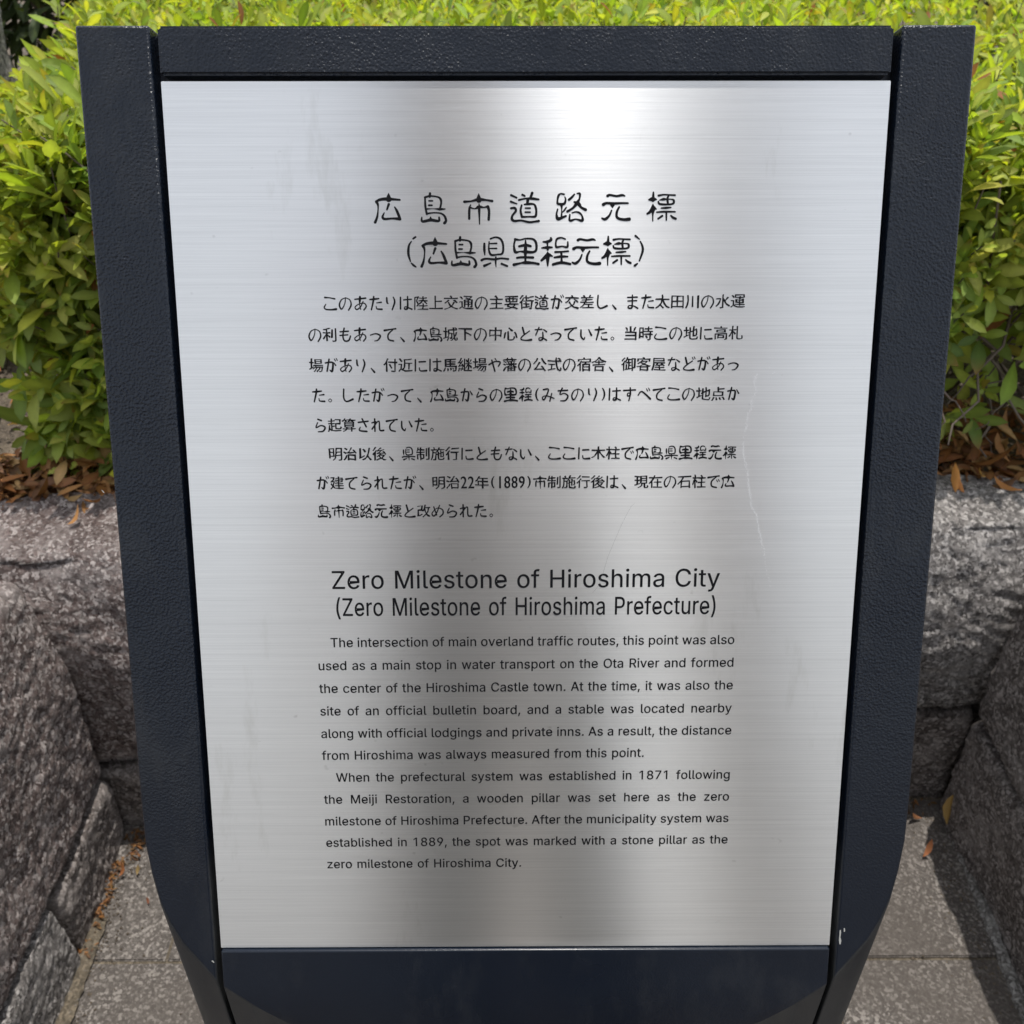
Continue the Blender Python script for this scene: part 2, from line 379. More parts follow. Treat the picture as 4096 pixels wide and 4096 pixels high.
# pale mortar fillet where the right wall meets the paving
def strip(name, pts, mat, parent, seed, hmax):
    V = []; F = []; n = len(pts)
    for i, (x, y, wd) in enumerate(pts):
        j = i / 1.0
        wob = noise.noise(Vector((i * .35, seed, 0))) * .004
        for k, (dx, z) in enumerate(((-.5, -.012), (-.42, hmax * .55), (-.1, hmax), (.25, hmax * .8), (.5, hmax * .9))):
            nz_ = noise.noise(Vector((i * .8, k * 2.1, seed))) * .003
            V.append((x + wob + dx * wd + nz_, y, z + nz_ * .6))
    for i in range(n - 1):
        for k in range(4): a = i * 5 + k; F.append((a, a + 5, a + 6, a + 1))
    return mesh_obj(name, V, F, mat, parent, smooth=True)
strip('mortar_fillet', [(.812 + .022 * (y - .75) / .4 - .006, y, .016 + .016 * abs(noise.noise(Vector((y * 9, 0, 0))))) for y in np.linspace(-.1, 1.12, 170)], MORTAR, wr, 3.0, .012)
strip('mortar_fillet', [(-.697 - .008 * (y - .75) / .4, y, .030 + .016 * abs(noise.noise(Vector((y * 9, 4, 0))))) for y in np.linspace(-.1, .93, 140)], GROUT, wl, 5.0, .006)

# planter soil
NX, NY = 150, 90
xs = np.linspace(-6, 6, NX); ys = np.linspace(1.26, 9, NY) ** 1.0
ys = 1.26 + (np.linspace(0, 1, NY) ** 2) * 8
V = [(x, y, .565 + .02 * noise.noise(Vector((x * 3, y * 3, 0))) + .008 * noise.noise(Vector((x * 14, y * 14, 3)))) for y in ys for x in xs]
F = [(j*NX+i, j*NX+i+1, (j+1)*NX+i+1, (j+1)*NX+i) for j in range(NY-1) for i in range(NX-1)]
tag(mesh_obj('soil', V, F, SOIL, smooth=True), kind='structure')
for nm, x0, x1 in (('soil', -3.5, -.97), ('soil', 1.06, 3.5)):
    V = [(x, y, .555 + .012 * noise.noise(Vector((x * 5, y * 5, 2)))) for y in np.linspace(-.1, 1.3, 24) for x in np.linspace(x0, x1, 40)]
    F = [(j*40+i, j*40+i+1, (j+1)*40+i+1, (j+1)*40+i) for j in range(23) for i in range(39)]
    tag(mesh_obj(nm, V, F, SOIL, smooth=True), kind='structure')
# standing stones at the left edge of the picture
b = rock('standing_stone', None, [(-1.62, 1.92, .50), (-1.62, 1.92, 1.80), (-1.62, 2.35, .50), (-1.70, 2.35, 1.75),
        (-1.13, 1.95, .50), (-.89, 1.95, 1.38), (-1.13, 2.35, .50), (-1.10, 2.35, 1.62)], (24, 20, 50), ST_B, 7, .03, 21, .008)
tag(b, 'rough grey standing stone cut by the left edge beyond the hedge', 'stone')
b = rock('boulder', None, [(-1.45, 1.80, .52), (-1.42, 1.80, .80), (-1.45, 2.0, .52), (-1.42, 2.0, .80),
        (-1.09, 1.84, .52), (-1.12, 1.86, .78), (-1.09, 1.93, .52), (-1.12, 1.93, .78)], (24, 14, 24), ST_A, 3.2, .02, 22, .006)
tag(b, 'low purple brown boulder on the soil at the left edge', 'stone')

# ------------------------------------------------------------------ the sign
SO = Vector((0.01186, 0.50944, 1.10842))           # centre of the plate
SU = Vector((1, 0, 0)); SV = Vector((0, .40241, .91546)).normalized(); SN = SU.cross(SV)
def pt(u, v, w=0): return SO + SU * u + SV * v + SN * w
def to_uv(px, py, w=0):
    d = ray(px, py); t = ((SO + SN * w - CAM).dot(SN)) / d.dot(SN); q = CAM + d * t - SO
    return q.dot(SU), q.dot(SV)
PW, PH, D = .4500, .5998, .003
sign = empty('information_sign', (SO.x, .53, 0))
tag(sign, 'navy information post with brushed steel plate about the zero milestone', 'sign')
# plan outline of the post (x from its centre, world y); the sloping face is cut out of this prism
plan = [(.0, .3445), (.06, .3462), (.11, .3510), (.15, .3572), (.178, .3620), (.205, .3685), (.2245, .3745), (.2285, .3762), (.240, .3825), (.252, .3890), (.2605, .3960), (.266, .4025), (.2705, .4125), (.2732, .4220), (.2738, .435), (.2738, .690)]
def outline(x0, x1, inset=0.0):
    """plan polygon of the slice x0..x1 (0 <= x0 < x1), counter-clockwise"""
    def y_at(x):
        for (a, ya), (b, yb_) in zip(plan[:-2], plan[1:-1]):
            if a <= x <= b: return ya + (yb_ - ya) * (x - a) / (b - a)
        return plan[-2][1]
    pts = [(x0, y_at(x0))] + [(a, b) for a, b in plan if x0 < a < x1 - 1e-5 and b < .5]
    pts += [(x1, max(y_at(min(x1, .2737)), .435 if x1 > .2735 else 0)), (x1, .69), (x0, .69)]
    return [(a, b + (inset if b < .6 else -inset)) for a, b in pts]
def prism(name, poly, mat, wcut, cuts=(), mirror=False, bevel=.0012):
    bm = bmesh.new()
    pl_ = [(-a, b) for a, b in poly][::-1] if mirror else poly
    lo = [bm.verts.new((SO.x + a, b, -.015)) for a, b in pl_]; hi = [bm.verts.new((SO.x + a, b, 1.62)) for a, b in pl_]
    n = len(pl_)
    bm.faces.new(lo[::-1]); bm.faces.new(hi)
    for i in range(n): bm.faces.new((lo[i], lo[(i+1) % n], hi[(i+1) % n], hi[i]))
    planes = [(pt(0, 0, wcut), SN)] + list(cuts)
    for co, no in planes:
        r = bmesh.ops.bisect_plane(bm, geom=bm.verts[:] + bm.edges[:] + bm.faces[:], plane_co=co, plane_no=no, clear_outer=True)
        ed = [e for e in bm.edges if e.is_boundary]
        if ed: bmesh.ops.holes_fill(bm, edges=ed, sides=0)
    bmesh.ops.remove_doubles(bm, verts=bm.verts[:], dist=1e-5)
    bmesh.ops.recalc_face_normals(bm, faces=bm.faces)
    o = bm_obj(name, bm, mat, sign)
    if bevel:
        m = o.modifiers.new('edge', 'BEVEL'); m.width = bevel; m.segments = 3; m.limit_method = 'ANGLE'; m.angle_limit = math.radians(28)
        m.harden_normals = False
    me = o.data
    for p_ in me.polygons: p_.use_smooth = True
    e = o.modifiers.new('sm', 'EDGE_SPLIT') if False else None
    me.set_sharp_from_angle(angle=math.radians(26)) if hasattr(me, 'set_sharp_from_angle') else None
    return o
TOP = (pt(0, .3311), SV)
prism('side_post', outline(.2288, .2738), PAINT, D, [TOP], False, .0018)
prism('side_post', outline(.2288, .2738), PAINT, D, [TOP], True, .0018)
full = [(-a, b) for a, b in outline(0, .2243)][::-1]
def centre_poly(x1, inset=0):
    r = outline(0, x1, inset); front = r[1:-2]
    return [(-a, b) for a, b in front][::-1] + [r[0]] + front + [(x1, .69 - inset), (-x1, .69 - inset)]
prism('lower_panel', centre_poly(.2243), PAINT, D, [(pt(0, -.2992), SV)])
prism('core', centre_poly(.2290, .012), CORE, -.012, [(pt(0, .3290), SV)], bevel=0)
def slab(name, u0, u1, v0, v1, w0, w1, mat, bevel=.001, parent=None):
    bm = bmesh.new(); vs = [bm.verts.new(pt(a, b, c)) for c in (w0, w1) for b in (v0, v1) for a in (u0, u1)]
    for f in ((0, 2, 3, 1), (4, 5, 7, 6), (0, 1, 5, 4), (2, 6, 7, 3), (0, 4, 6, 2), (1, 3, 7, 5)): bm.faces.new([vs[i] for i in f])
    if bevel:
        bmesh.ops.bevel(bm, geom=bm.edges[:], offset=bevel, segments=3, affect='EDGES')
    o = bm_obj(name, bm, mat, parent or sign, smooth=False)
    return o
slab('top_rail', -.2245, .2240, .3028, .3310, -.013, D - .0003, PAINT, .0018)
# the plate, with its own UVs so that the brushing has a direction
plate = slab('steel_plate', -PW/2, PW/2, -PH/2 + .0012, PH/2, -.0118, 0, STEEL, .0004)
uvl = plate.data.uv_layers.new(name='UVMap')
for lp in plate.data.loops:
    co = plate.data.vertices[lp.vertex_index].co - SO
    uvl.data[lp.index].uv = (co.dot(SU), co.dot(SV))

# ---- lettering -------------------------------------------------------------
GL = json.loads('''{"(":[273,[[89,207,101,324,132,441,177,539,236,539,191,428,161,313,151,207,160,115,188,16,236,-96,177,-96,156,-59,139,-21,124,16,111,55,102,93,95,131,90,169]]],")":[273,[[37,-96,86,18,113,116,122,207,112,313,82,428,37,539,97,539,142,441,173,323,184,207,183,168,178,130,171,92,161,53,149,15,134,-22,117,-59,97,-96]]],",":[188,[[38,-119,68,71,137,71,84,-119]]],".":[188,[[95,-4,78,-1,63,9,53,24,50,41,53,59,63,73,78,83,95,87,113,83,128,73,138,59,141,41,138,24,128,9,113,-1]]],"1":[453,[[76,0,76,55,391,55,391,0],[276,509,276,0,212,0,212,448,209,448,86,358,86,427,198,509]]],"7":[453,[[97,0,323,448,323,452,62,452,62,509,391,509,391,449,165,0]]],"8":[453,[[226,-7,201,-6,178,-2,156,3,136,11,101,33,74,62,57,96,52,135,55,166,65,195,81,220,101,241,125,256,153,265,153,267,119,282,93,308,76,342,70,380,75,417,90,450,114,477,146,498,184,511,226,516,269,511,306,498,337,477,361,450,377,417,382,380,376,342,359,308,333,282,300,267,300,265,327,256,351,241,372,220,387,195,397,166,401,135,395,96,378,62,352,33,317,11,296,3,275,-2,251,-6],[226,49,258,52,285,60,307,74,323,91,333,113,337,139,333,165,322,189,305,208,283,223,256,232,226,235,196,232,169,223,147,208,130,189,119,165,115,139,119,113,129,91,145,74,167,60,195,52],[226,290,274,300,293,313,307,330,316,351,319,376,316,399,308,420,294,437,275,449,226,460,177,449,159,437,145,420,136,399,133,376,136,351,145,330,159,313,178,300]]],"9":[453,[[226,516,271,510,310,494,343,468,368,434,384,393,389,347,385,309,373,270,315,168,200,0,130,0,301,248,307,248,287,221,257,202,218,195,175,199,137,214,106,237,83,269,68,307,64,352,69,397,85,436,110,469,143,494,182,510],[226,460,199,457,174,446,154,429,138,407,129,381,125,352,129,322,138,295,154,274,174,257,199,247,226,243,254,247,279,257,299,273,314,295,324,321,327,350,324,381,314,407,299,429,279,446,254,457]]],"A":[480,[[16,0,201,509,276,509,463,0,395,0,287,302,264,372,232,478,245,478,213,371,191,302,85,0],[110,142,110,199,370,199,370,142]]],"C":[510,[[267,-7,235,-5,205,1,177,11,150,25,126,42,104,63,86,88,70,115,57,146,48,179,42,215,40,254,42,293,48,329,57,362,70,393,86,421,104,445,126,466,150,484,177,498,205,508,235,514,267,516,340,504,373,490,402,471,427,447,448,418,463,385,473,348,408,348,389,395,357,428,315,449,267,456,223,450,184,432,166,419,150,403,137,385,125,364,116,340,109,314,105,285,103,254,105,223,109,194,116,168,125,145,137,123,151,105,166,89,184,76,223,59,267,53,315,60,357,81,389,114,408,160,473,160,463,124,448,91,428,62,402,38,373,19,341,5,305,-4]]],"H":[517,[[60,0,60,509,125,509,125,289,392,289,392,509,457,509,457,0,392,0,392,232,125,232,125,0]]],"M":[628,[[60,0,60,509,152,509,277,187,287,159,299,123,311,84,322,49,307,49,318,83,330,121,342,158,352,187,476,509,568,509,568,0,504,0,504,291,504,327,505,369,506,413,507,457,513,457,498,409,482,363,467,322,456,291,342,0,286,0,170,291,159,321,145,361,129,408,112,457,119,457,120,416,121,372,122,328,122,291,122,0]]],"O":[533,[[267,-7,235,-5,205,1,177,11,150,25,126,42,105,63,86,88,70,115,57,146,48,179,42,215,40,254,42,293,48,329,57,362,70,393,86,421,105,445,126,466,150,484,177,498,205,508,235,514,267,516,299,514,329,508,357,498,384,484,408,466,429,445,448,421,464,393,477,362,486,329,491,293,493,254,491,215,486,179,477,146,464,115,448,88,429,63,408,42,384,25,357,11,329,1,299,-5],[267,53,310,59,349,76,367,89,383,105,396,123,408,144,418,168,425,194,429,223,430,254,429,286,425,314,418,341,408,365,396,386,383,404,367,420,349,433,310,450,267,456,223,450,184,433,167,420,151,404,137,385,125,364,116,340,109,314,105,285,103,254,105,223,109,194,116,168,125,144,137,123,151,105,167,89,184,76,223,59]]],"P":[445,[[60,0,60,509,235,509,263,507,289,503,312,497,332,487,366,462,390,430,404,391,409,348,404,304,390,265,366,233,332,207,312,198,289,191,263,187,235,186,125,186,125,0],[125,242,233,242,269,246,297,256,318,272,333,294,342,319,344,348,342,376,333,402,318,423,297,439,268,449,232,452,125,452]]],"R":[449,[[60,0,60,509,236,509,264,507,290,504,313,497,333,489,367,465,390,433,405,395,409,352,405,309,390,271,367,240,333,217,312,209,289,203,264,199,236,198,125,198,125,0],[125,255,234,255,269,258,298,267,319,281,334,300,342,324,345,352,342,380,334,405,319,425,298,440,269,449,233,452,125,452],[353,0,230,229,303,229,428,0]]],"T":[449,[[32,452,32,509,417,509,417,452,257,452,257,0,193,0,193,452]]],"W":[686,[[155,0,16,509,82,509,163,196,175,145,187,94,197,40,189,40,200,94,211,145,224,196,306,509,380,509,462,196,474,145,486,94,497,40,488,40,499,94,510,145,523,196,603,509,670,509,530,0,455,0,368,323,351,391,336,475,350,475,335,395,318,323,230,0]]],"Z":[438,[[42,0,42,46,273,385,306,431,341,476,348,454,285,452,223,452,40,452,40,509,397,509,397,462,169,129,134,81,97,33,90,54,152,57,214,57,399,57,399,0]]],"a":[389,[[160,-9,126,-5,94,5,68,22,48,45,35,73,30,108,34,138,43,161,58,179,78,193,125,211,178,220,234,227,265,235,273,243,276,255,276,257,267,297,240,322,196,331,149,322,118,301,100,274,41,291,57,322,79,346,104,364,133,375,194,384,239,379,286,360,306,343,322,320,333,290,337,251,337,0,277,0,277,52,272,52,252,25,215,1],[170,45,202,49,228,59,248,74,263,93,272,115,276,138,276,190,259,182,231,176,200,171,175,168,134,159,103,139,95,124,92,105,102,72,130,52]]],"b":[424,[[229,-8,198,-5,172,4,138,31,118,59,112,59,112,0,53,0,53,509,114,509,114,319,118,319,137,346,171,373,197,381,229,384,274,378,313,361,345,332,370,293,379,270,385,245,389,218,390,189,389,160,385,133,379,108,370,84,346,45,313,16,274,-2],[220,47,253,51,279,66,301,88,316,117,325,151,328,189,325,227,316,261,301,290,280,311,253,325,220,330,188,325,161,312,140,291,125,263,116,229,113,189,116,150,125,115,140,86,162,65,188,51]]],"c":[396,[[207,-8,182,-7,159,-2,137,6,117,16,98,30,82,46,68,64,56,85,46,108,40,133,36,159,34,187,36,216,40,243,46,268,56,291,68,312,82,330,98,346,117,360,137,371,159,378,182,383,207,384,260,377,305,356,340,322,362,277,303,262,290,289,270,311,242,325,207,330,173,325,145,310,124,287,108,258,99,224,96,187,99,151,108,117,124,89,145,66,173,51,207,46,243,52,271,66,292,89,304,117,363,102,341,56,306,21,261,-1]]],"d":[424,[[195,-8,151,-2,111,16,79,45,55,84,46,108,39,133,35,160,34,189,35,218,39,245,46,270,55,293,79,332,112,361,151,378,196,384,228,381,253,373,287,346,306,319,311,319,311,509,372,509,372,0,313,0,313,59,307,59,287,31,252,4,227,-5],[205,47,236,51,263,65,284,86,299,115,309,150,312,189,309,229,300,263,284,291,263,312,237,325,205,330,172,325,145,311,124,290,108,261,99,227,96,189,99,151,109,117,124,88,145,66,172,51]]],"e":[404,[[212,-8,185,-7,161,-2,138,6,117,16,98,30,82,46,68,64,56,85,46,108,40,132,35,159,34,187,35,215,39,242,46,267,55,290,67,311,81,329,97,346,115,359,135,370,157,378,180,383,205,384,266,374,294,361,319,341,341,315,357,282,368,242,371,194,371,169,75,169,75,221,338,221,310,202,307,237,298,269,283,294,263,314,237,326,205,330,173,326,146,313,125,294,109,270,99,241,96,211,96,178,100,139,110,106,128,80,151,61,179,50,212,46,254,53,285,73,306,105,365,91,353,63,335,39,311,19,283,4,249,-5]]],"f":[254,[[228,379,228,327,6,327,6,379],[81,0,81,432,84,461,96,486,113,505,135,519,187,530,222,527,243,521,227,468,215,472,195,474,171,470,154,460,145,443,142,419,142,0]]],"g":[425,[[207,-151,168,-148,134,-140,82,-110,51,-69,101,-41,122,-66,154,-88,207,-97,249,-92,282,-75,304,-47,311,-6,311,68,306,68,287,41,252,16,227,8,195,5,152,10,113,27,80,53,55,90,46,112,39,136,35,163,34,191,35,220,39,246,46,271,55,293,80,332,112,361,152,378,196,384,228,382,253,373,288,346,308,319,313,319,313,379,372,379,372,-9,367,-54,350,-90,324,-117,291,-136,251,-147],[205,59,237,63,264,75,285,95,300,121,309,154,312,193,309,231,300,264,285,291,264,312,237,325,205,330,172,325,145,312,124,290,109,262,99,229,96,193,99,155,109,123,124,96,145,76,172,63]]],"h":[410,[[114,227,114,0,53,0,53,509,114,509,114,287,102,287,124,332,152,362,187,379,227,384,264,380,295,369,321,349,341,321,353,285,357,240,357,0,296,0,296,235,290,275,273,304,246,323,210,329,184,326,161,317,141,303,126,283,117,257]]],"i":[167,[[53,0,53,379,114,379,114,0],[84,443,67,446,54,455,44,468,41,483,44,499,54,512,67,521,84,524,100,521,114,512,123,499,126,483,123,468,114,455,100,446]]],"j":[167,[[53,379,114,379,114,-30,111,-63,102,-90,86,-113,65,-129,37,-139,4,-143,-10,-143,-10,-87,2,-87,25,-83,40,-72,50,-54,53,-29],[83,443,67,446,53,455,44,468,41,483,44,499,53,512,67,521,83,524,100,521,114,512,123,499,126,483,123,468,114,455,100,446]]],"k":[381,[[110,137,110,212,121,212,284,379,360,379,184,199,177,199],[53,0,53,509,114,509,114,0],[294,0,148,186,191,229,372,0]]],"l":[189,[[139,-2,101,3,74,20,58,47,53,84,53,509,114,509,114,99,120,62,130,54,146,52,160,53,170,54,181,3,162,-1]]],"m":[610,[[53,0,53,379,112,379,112,295,108,295,118,323,132,346,172,376,219,386,257,380,287,361,309,331,321,295,312,295,322,321,337,343,381,375,437,386,468,383,497,372,522,354,541,328,553,296,557,255,557,0,496,0,496,254,490,289,473,313,447,326,419,330,395,328,374,320,345,290,335,247,335,0,274,0,274,260,269,288,253,311,229,326,199,330,158,320,140,307,126,289,117,266,114,238,114,0]]],"n":[410,[[114,227,114,0,53,0,53,379,112,379,112,287,102,287,124,332,152,362,187,379,227,384,264,380,295,369,321,349,341,321,353,285,357,240,357,0,296,0,296,235,290,275,273,304,246,323,210,329,184,326,161,317,141,303,126,283,117,257]]],"o":[415,[[207,-8,182,-7,159,-2,137,6,117,16,98,30,82,46,68,64,56,85,46,108,40,133,36,159,34,187,36,216,40,243,46,268,56,291,68,312,82,330,98,346,117,360,137,371,159,378,182,383,207,384,233,383,256,378,278,371,299,360,317,346,333,330,347,312,359,291,369,268,376,243,380,216,381,187,380,159,376,133,369,108,359,85,347,64,333,46,317,30,299,16,278,6,256,-2,233,-7],[207,46,242,51,270,66,292,89,307,117,316,151,319,187,316,224,307,258,292,287,270,310,242,325,207,330,173,325,145,310,124,287,108,258,99,224,96,187,99,151,108,117,124,89,145,66,173,51]]],"p":[424,[[53,-143,53,379,112,379,112,319,118,319,137,346,171,373,197,381,229,384,274,378,313,361,345,332,370,293,379,270,385,245,389,218,390,189,389,160,385,133,379,108,370,84,346,45,313,16,274,-2,229,-8,198,-5,173,4,138,31,118,59,114,59,114,-143],[220,47,253,51,279,66,301,88,316,117,325,151,328,189,325,227,316,261,301,290,280,311,253,325,220,330,188,325,161,312,140,291,125,263,116,229,113,189,116,150,125,115,140,86,162,65,188,51]]],"r":[259,[[53,0,53,379,112,379,112,321,115,321,130,347,152,367,181,380,213,385,229,384,243,384,243,322,230,324,207,326,182,323,159,315,140,301,126,284,117,262,114,237,114,0]]],"s":[365,[[182,-8,145,-5,112,3,84,18,62,38,45,63,36,94,94,107,105,79,124,60,150,49,181,45,217,50,244,62,262,81,268,103,265,121,254,136,237,147,212,155,149,170,104,186,72,208,53,237,47,274,51,305,65,332,87,354,115,370,149,381,187,384,223,381,254,372,279,358,299,339,324,290,268,277,258,298,243,316,219,328,187,333,156,329,131,317,114,299,109,277,112,258,124,243,172,223,229,209,275,194,306,171,325,142,331,107,326,75,312,47,290,24,260,6,223,-5]]],"t":[227,[[204,379,204,327,6,327,6,379],[65,471,126,471,126,98,128,76,136,61,150,53,170,50,185,51,202,54,213,2,192,-3,168,-4,125,2,92,21,72,52,65,93]]],"u":[410,[[182,-5,146,-1,115,11,89,31,69,59,57,95,53,139,53,379,114,379,114,144,119,105,137,75,164,56,200,50,226,53,249,62,268,77,283,97,293,122,296,153,296,379,357,379,357,0,298,0,298,92,307,92,297,67,286,47,272,30,257,17,222,0]]],"v":[389,[[163,0,17,379,84,379,165,155,187,87,206,21,184,21,203,87,224,155,305,379,371,379,226,0]]],"w":[567,[[138,0,23,379,87,379,133,214,154,137,175,41,165,41,186,135,206,214,252,379,316,379,362,214,382,136,402,41,391,41,413,135,434,214,480,379,545,379,429,0,368,0,319,172,305,225,291,280,277,338,291,338,277,280,263,225,248,172,199,0]]],"y":[389,[[47,-139,61,-86,71,-87,104,-89,130,-74,151,-36,163,-1,17,379,84,379,165,155,187,87,206,21,184,21,202,87,224,155,305,379,371,379,204,-58,177,-107,139,-136,91,-145,65,-143]]],"z":[380,[[42,0,42,46,254,320,254,323,48,323,48,379,333,379,333,331,126,60,126,56,339,56,339,0]]]}''')
GL['1'][1] = [c for c in GL['1'][1] if c[:2] != [76, 0]]
def area(p): return sum(p[i][0] * p[(i+1) % len(p)][1] - p[(i+1) % len(p)][0] * p[i][1] for i in range(len(p))) / 2
def inside(q, p):
    r = False
    for i in range(len(p)):
        (x1, y1), (x2, y2) = p[i], p[(i+1) % len(p)]
        if (y1 > q[1]) != (y2 > q[1]) and q[0] < (x2 - x1) * (q[1] - y1) / (y2 - y1) + x1: r = not r
    return r
LG = {}
for ch, (adv, cs) in GL.items():
    ps = [[(c[i] / 1000, c[i+1] / 1000) for i in range(0, len(c), 2)] for c in cs]
    big = max(ps, key=lambda p: abs(area(p))); sgn = 1 if area(big) > 0 else -1
    outs = [p for p in ps if area(p) * sgn > 0]; holes = [p for p in ps if area(p) * sgn <= 0]
    parts = []
    for o_ in outs:
        loops = [o_] + [h for h in holes if inside(h[0], o_)]
        vs = [Vector((x, y, 0)) for l in loops for x, y in l]
        tris = geometry.tessellate_polygon([[Vector((x, y, 0)) for x, y in l] for l in loops])
        parts.append(([(v.x, v.y) for v in vs], [tuple(t) for t in tris]))
    xs_ = [x for p in ps for x, y in p]
    LG[ch] = (adv / 1000, parts, min(xs_), max(xs_))
JG = {}
def jglyph(ch):
    if ch not in JG:
        c = bpy.data.curves.new('t', 'FONT'); c.body = ch; c.resolution_u = 3
        o = bpy.data.objects.new('t', c); COL.objects.link(o)
        dg = bpy.context.evaluated_depsgraph_get(); ev = o.evaluated_get(dg); me = ev.to_mesh()
        vs = [(v.co.x, v.co.y) for v in me.vertices]; fs = [tuple(p.vertices) for p in me.polygons]
        ev.to_mesh_clear(); bpy.data.objects.remove(o); bpy.data.curves.remove(c)
        JG[ch] = (vs, fs)
    return JG[ch]
class Line:
    def __init__(s): s.V = []; s.F = []; s.k = 0
    def add(s, pts, faces):           # pts in plate (u, v)
        b = len(s.V); h = .00012 + (s.k % 7) * .00001; s.k += 1
        s.V += [pt(u, v, h) for u, v in pts]
        for f in faces:
            f = [b + i for i in f]
            a = sum((s.V[f[i]] - s.V[f[0]]).cross(s.V[f[(i+1) % len(f)]] - s.V[f[0]]).dot(SN) for i in range(len(f)))
            s.F.append(f if a >= 0 else f[::-1])
    def done(s, name='lettering', mat=INK):
        o = mesh_obj(name, s.V, s.F, mat, plate)
        if mat is INK:      # painted glint: bright offset copy under the flat letters
            mesh_obj('glint_edge', [v + SU * .00009 - SV * .00017 - SN * .00008 for v in s.V], s.F, RIM, plate)
        return o
def fit(text, x0, yb0, x1, yb1, cap, space):
    """width factor that leaves word spaces of the given width (in units of the letter height scale)"""
    u0, _ = to_uv(x0, yb0); u1, _ = to_uv(x1, yb1); k = cap / .509; words = text.split(' ')
    nat = sum(LG[c][0] + .010 for w_ in words for c in w_) - .010 * len(words) + space * (len(words) - 1) - .03
    return (u1 - u0) / (nat * k)
def latin(text, x0, yb0, x1, yb1, cap, xs):
    """x0,x1: ends of the line in photo pixels, yb: baseline; cap: cap height in plate metres; xs: width factor"""
    L = Line(); u0, v0 = to_uv(x0, yb0); u1, v1 = to_uv(x1, yb1)
    k = cap / .509; kx = k * xs; tr = .010 * kx
    words = text.split(' ')
    def ww(wd):
        t = 0
        for i, ch in enumerate(wd): t += LG[ch][0] * kx + (tr if i < len(wd) - 1 else 0)
        return t
    tot = sum(ww(a) for a in words) - LG[words[0][0]][2] * kx - (LG[words[-1][-1]][0] - LG[words[-1][-1]][3]) * kx
    sp = ((u1 - u0) - tot) / (len(words) - 1)
    u = u0 - LG[words[0][0]][2] * kx
    for wd in words:
        for ch in wd:
            adv, parts, _, _ = LG[ch]
            for vs, tris in parts:
                for sh in (-BOLD, BOLD):
                    L.add([(u + x * kx + sh, v0 + (v1 - v0) * (u + x * kx - u0) / (u1 - u0) + y * k + sh * .5) for x, y in vs], tris)
            u += adv * kx + tr
        u += sp - tr
    L.done(); return sp / k
CAPB = .00660; XSB = 1.0; XSB = 1.0; BOLD = .00013
lat = [("Zero Milestone of Hiroshima City", 1330, 2355.8, 2877.5, 2345.5, .01257, 0),
 ("(Zero Milestone of Hiroshima Prefecture)", 1347, 2464, 2860, 2455.5, .01257, 0),
 ("The intersection of main overland traffic routes, this point was also", 1323.6, 2588.7, 2936, 2575.6, CAPB, 0),
 ("used as a main stop in water transport on the Ota River and formed", 1275.6, 2681, 2932.5, 2666.5, CAPB, 0),
 ("the center of the Hiroshima Castle town. At the time, it was also the", 1278, 2772, 2930, 2757, CAPB, 0),
 ("site of an official bulletin board, and a stable was located nearby", 1282.6, 2862, 2925.5, 2848.6, CAPB, 0),
 ("along with official lodgings and private inns. As a result, the distance", 1286, 2952, 2924, 2937, CAPB, 0),
 ("from Hiroshima was always measured from this point.", 1288.7, 3039.4, 2573.8, 3026.9, CAPB, 0),
 ("When the prefectural system was established in 1871 following", 1345.5, 3127, 2917.6, 3114, CAPB, 0),
 ("the Meiji Restoration, a wooden pillar was set here as the zero", 1297.5, 3214.6, 2914.8, 3201.6, CAPB, 0),
 ("milestone of Hiroshima Prefecture. After the municipality system was", 1302, 3301.7, 2912.5, 3287.7, CAPB, 0),
 ("established in 1889, the spot was marked with a stone pillar as the", 1306, 3387, 2909, 3373, CAPB, 0),
 ("zero milestone of Hiroshima City.", 1310.6, 3472.7, 2083.9, 3466, CAPB, 0)]
XSB = fit(*lat[-1][:6], .235)
for t_, a, b_, c_, d_, cap, xs in lat:
    if cap > .01: xs = fit(t_, a, b_, c_, d_, cap, .235)
    latin(t_, a, b_, c_, d_, cap, xs or XSB)
# title characters, brushed strokes: (x, y, width) chains traced in photo detail units
G_HIRO = [[(288,120,8),(288,150,34),(290,185,58)],[(150,210,24),(200,188,30),(270,182,34),(340,186,26),(412,192,20)],[(155,215,30),(170,245,22),(172,300,14),(162,380,22),(140,440,28)],[(290,240,26),(270,300,18)],[(240,335,12),(222,380,24),(245,403,26),(330,398,22),(410,402,34)],[(355,272,14),(375,305,24),(395,350,28),(416,405,26)]]
G_SHIMA = [[(745,120,24),(742,155,28)],[(690,165,24),(745,150,20),(830,160,18),(862,185,24),(868,230,20),(852,300,22)],[(690,165,18),(693,250,22),(700,300,22),(710,350,22)],[(735,203,18),(772,203,18)],[(733,252,20),(767,252,18)],[(705,293,20),(780,290,8),(850,295,26),(910,293,14)],[(708,345,22),(780,335,16),(860,340,18),(905,370,22),(922,420,26),(905,448,30)],[(655,385,14),(662,430,26),(752,415,32),(840,425,26),(845,385,18)],[(752,382,12),(752,412,40)]]
G_SHI = [[(1283,124,8),(1283,165,40),(1285,193,58)],[(1125,213,28),(1200,207,20),(1283,188,34),(1370,195,22),(1432,205,26)],[(1195,245,10),(1180,290,24),(1178,400,24)],[(1185,275,20),(1240,290,14),(1285,270,34),(1340,275,16),(1385,265,28)],[(1385,268,30),(1397,320,26),(1393,410,26)],[(1287,235,10),(1288,290,26),(1290,380,18),(1292,460,12)]]
